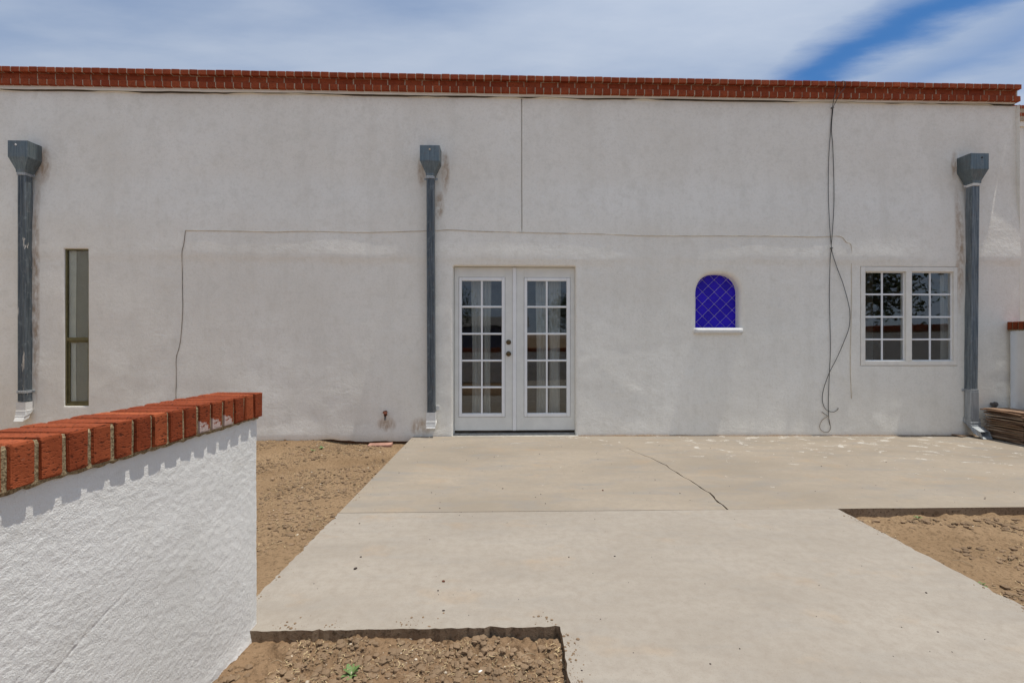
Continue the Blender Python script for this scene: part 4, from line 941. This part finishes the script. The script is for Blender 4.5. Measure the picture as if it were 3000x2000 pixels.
# stones, crumbs and weeds
def stone(px, py, r, mat, label, z=0.0, sq=.6, hf=None, cat='stone'):
    x, y = GP(px, py, z)
    if hf is not None: z = float(hf(np.array([x]), np.array([y]))[0])
    rs = np.random.RandomState(int(px)); V = IV*(1+.4*(rs.rand(12, 1)-.5))*r*np.array([1.25, .9, sq]); m = MB(); m.add(V.tolist(), IF.tolist()); o = m.build('stone', mat, None, loc=(x, y, z+r*sq*.6))
    sub = o.modifiers.new('smooth', 'SUBSURF'); sub.levels = 1; sub.render_levels = 1; o.rotation_euler.z = rs.rand()*6; return tag(o, label, cat)
stone(1204, 1877, .021, STONE, 'largest pale stone against the slab edge in the foreground bed', -.06, .7, h_near)
stone(1408, 1978, .011, m_simple('white_chip', (.75, .74, .70), .7), 'small bright white stone low in the foreground bed', -.06, .7, h_near)
stone(1041, 1666, .0105, DARKST, 'black pebble on the walkway left of centre', 0, .6); stone(1299, 1703, .009, RUST, 'dark red pebble on the walkway below the doors', 0, .6); stone(1766, 1436, .010, RUST, 'dark red crumb on the patio in front of the doors', 0, .5)
stone(2768, 1380, .012, STONE, 'pale pebble on the patio right of the cables', -.01, .5)
def weed(px, py, z, h, n, label, hf, spread=1.0):
    x, y = GP(px, py, z); z = float(hf(np.array([x]), np.array([y]))[0]); W_ = empty('weed', (x, y, z), 0); tag(W_, label, 'weed'); rs = random.Random(int(px))
    for k in range(n):
        a = k*2.4+rs.uniform(-.4, .4); L = h*rs.uniform(.6, 1.1); el = rs.uniform(.5, 1.1); m = MB(); rings = []
        for t in np.linspace(0, 1, 6):
            w_ = L*.17*math.sin(math.pi*min(1, t*.9+.08))**.8; r_ = L*t*math.cos(el)*spread; zz = L*(t*math.sin(el)-.35*t*t*spread)
            c = Vector((math.cos(a)*r_, math.sin(a)*r_, zz+.003)); s_ = Vector((-math.sin(a), math.cos(a), 0))*w_; rings.append([c-s_, c-Vector((0,0,w_*.3)), c+s_])
        m.loft(rings, False).build('leaf', LEAF, W_, smooth=True, fix=False)
weed(1028, 1984, -.06, .055, 9, 'small green weed at the bottom of the foreground soil bed', h_near)
weed(942, 1319, -.05, .06, 8, 'tiny green weed near the wall left of the loose brick', h_left); weed(916, 1326, -.05, .045, 7, 'tiny green weed furthest left near the wall foot', h_left)
weed(2690, 1520, -.05, .04, 6, 'tiny weed in the right bed near the slab face', h_right); weed(2874, 1705, -.05, .045, 7, 'tiny weed at the walkway edge of the right bed', h_right)
# dry twigs on the near bed
for k, (x0, y0, x1, y1) in enumerate(((1285, 1935, 1312, 1915), (1528, 1950, 1570, 1928), (792, 1945, 826, 1951), (2790, 1640, 2850, 1655))):
    hf = h_right if x0 > 2000 else h_near; a = GP(x0, y0, -.06); b = GP(x1, y1, -.06); za = float(hf(np.array([a[0]]), np.array([a[1]]))[0]); zb_ = float(hf(np.array([b[0]]), np.array([b[1]]))[0])
    p0, p1 = Vector((a[0], a[1], za+.006)), Vector((b[0], b[1], zb_+.006)); md = (p0+p1)/2+Vector((.004, .003, .008))
    o = MB().tube([p-p0 for p in smooth_path([p0, md, p1], 4)], .0016, 5).build('twig', m_simple('dry_twig', (.32, .24, .15), .9), None, loc=p0)
    tag(o, ('thin dry twig lying near the middle of the foreground bed', 'thin dry twig lying at the right of the foreground bed', 'short dry twig beside the low wall in the foreground bed', 'thin dry stem lying on the right soil bed')[k], 'twig')

# ------------------------------------------------------------------ what the glass reflects: a tree and a shed beyond the courtyard
def tree(loc, h, rad, n, label, seed):
    rs = np.random.RandomState(seed); T = empty('tree', loc); tag(T, label, 'tree'); tr = MB(); p = [Vector((0, 0, -.2))]
    for k in range(1, 7): p.append(Vector((.12*math.sin(k+seed), .1*math.cos(k*1.3), h*.6*k/6)))
    tr.tube(p, [.2-.022*k for k in range(7)], 9)
    cent = []
    for k in range(11):
        a = k*2.4; b = p[3+k % 4]; e = b+Vector((math.cos(a)*rad*.75, math.sin(a)*rad*.75, h*(.12+.25*rs.rand()))); tr.tube([b, (b+e)/2+Vector((0, 0, .2)), e], [.08, .05, .02], 6); cent.append(e); cent.append((b+e)/2+Vector((0, 0, .35)))
    tr.build('trunk', BARK, T, smooth=True)
    C = np.array([c[:] for c in cent]); idx = rs.randint(0, len(C), n); Pn = C[idx]+rs.randn(n, 3)*np.array([.42, .42, .34])*rad*.5
    d1 = rs.randn(n, 3); d1 /= np.linalg.norm(d1, axis=1)[:, None]; d2 = np.cross(d1, rs.randn(n, 3)); d2 /= np.linalg.norm(d2, axis=1)[:, None]
    sz = (.05+.06*rs.rand(n))[:, None]; V = np.stack([Pn-d1*sz, Pn+d2*sz*.45, Pn+d1*sz, Pn-d2*sz*.45], 1).reshape(-1, 3); Fq = np.arange(n*4).reshape(-1, 4)
    m = bpy.data.meshes.new('crown'); m.from_pydata(V.tolist(), [], Fq.tolist()); m.materials.append(TLEAF); link(bpy.data.objects.new('crown', m), T)
tree((10.3, -2.2, 0), 5.6, 2.2, 8000, 'leafy tree beyond the right courtyard wall, reflected in the window', 3)
tree((-3.6, -16, 0), 5.5, 2.4, 6000, 'leafy tree beyond the front wall, reflected in the doors', 5)
tree((6.0, -21, 0), 4.6, 2.2, 5000, 'leafy tree far behind the viewer, reflected in the right door', 8)
SH = empty('shed', (-.5, -26, 0)); tag(SH, 'dark blue shed beyond the front wall, reflected in the doors', 'shed')
MB().box(-4.5, 3.2, -2, 2, -.1, 2.1).build('wall', BLUEB, SH); MB().add([(-4.8,-2.3,2.1),(3.5,-2.3,2.1),(3.5,2.3,2.1),(-4.8,2.3,2.1),(-4.8,0,2.9),(3.5,0,2.9)], [(0,1,5,4),(2,3,4,5),(0,4,3),(1,2,5),(0,3,2,1)]).build('roof', GREYP, SH)
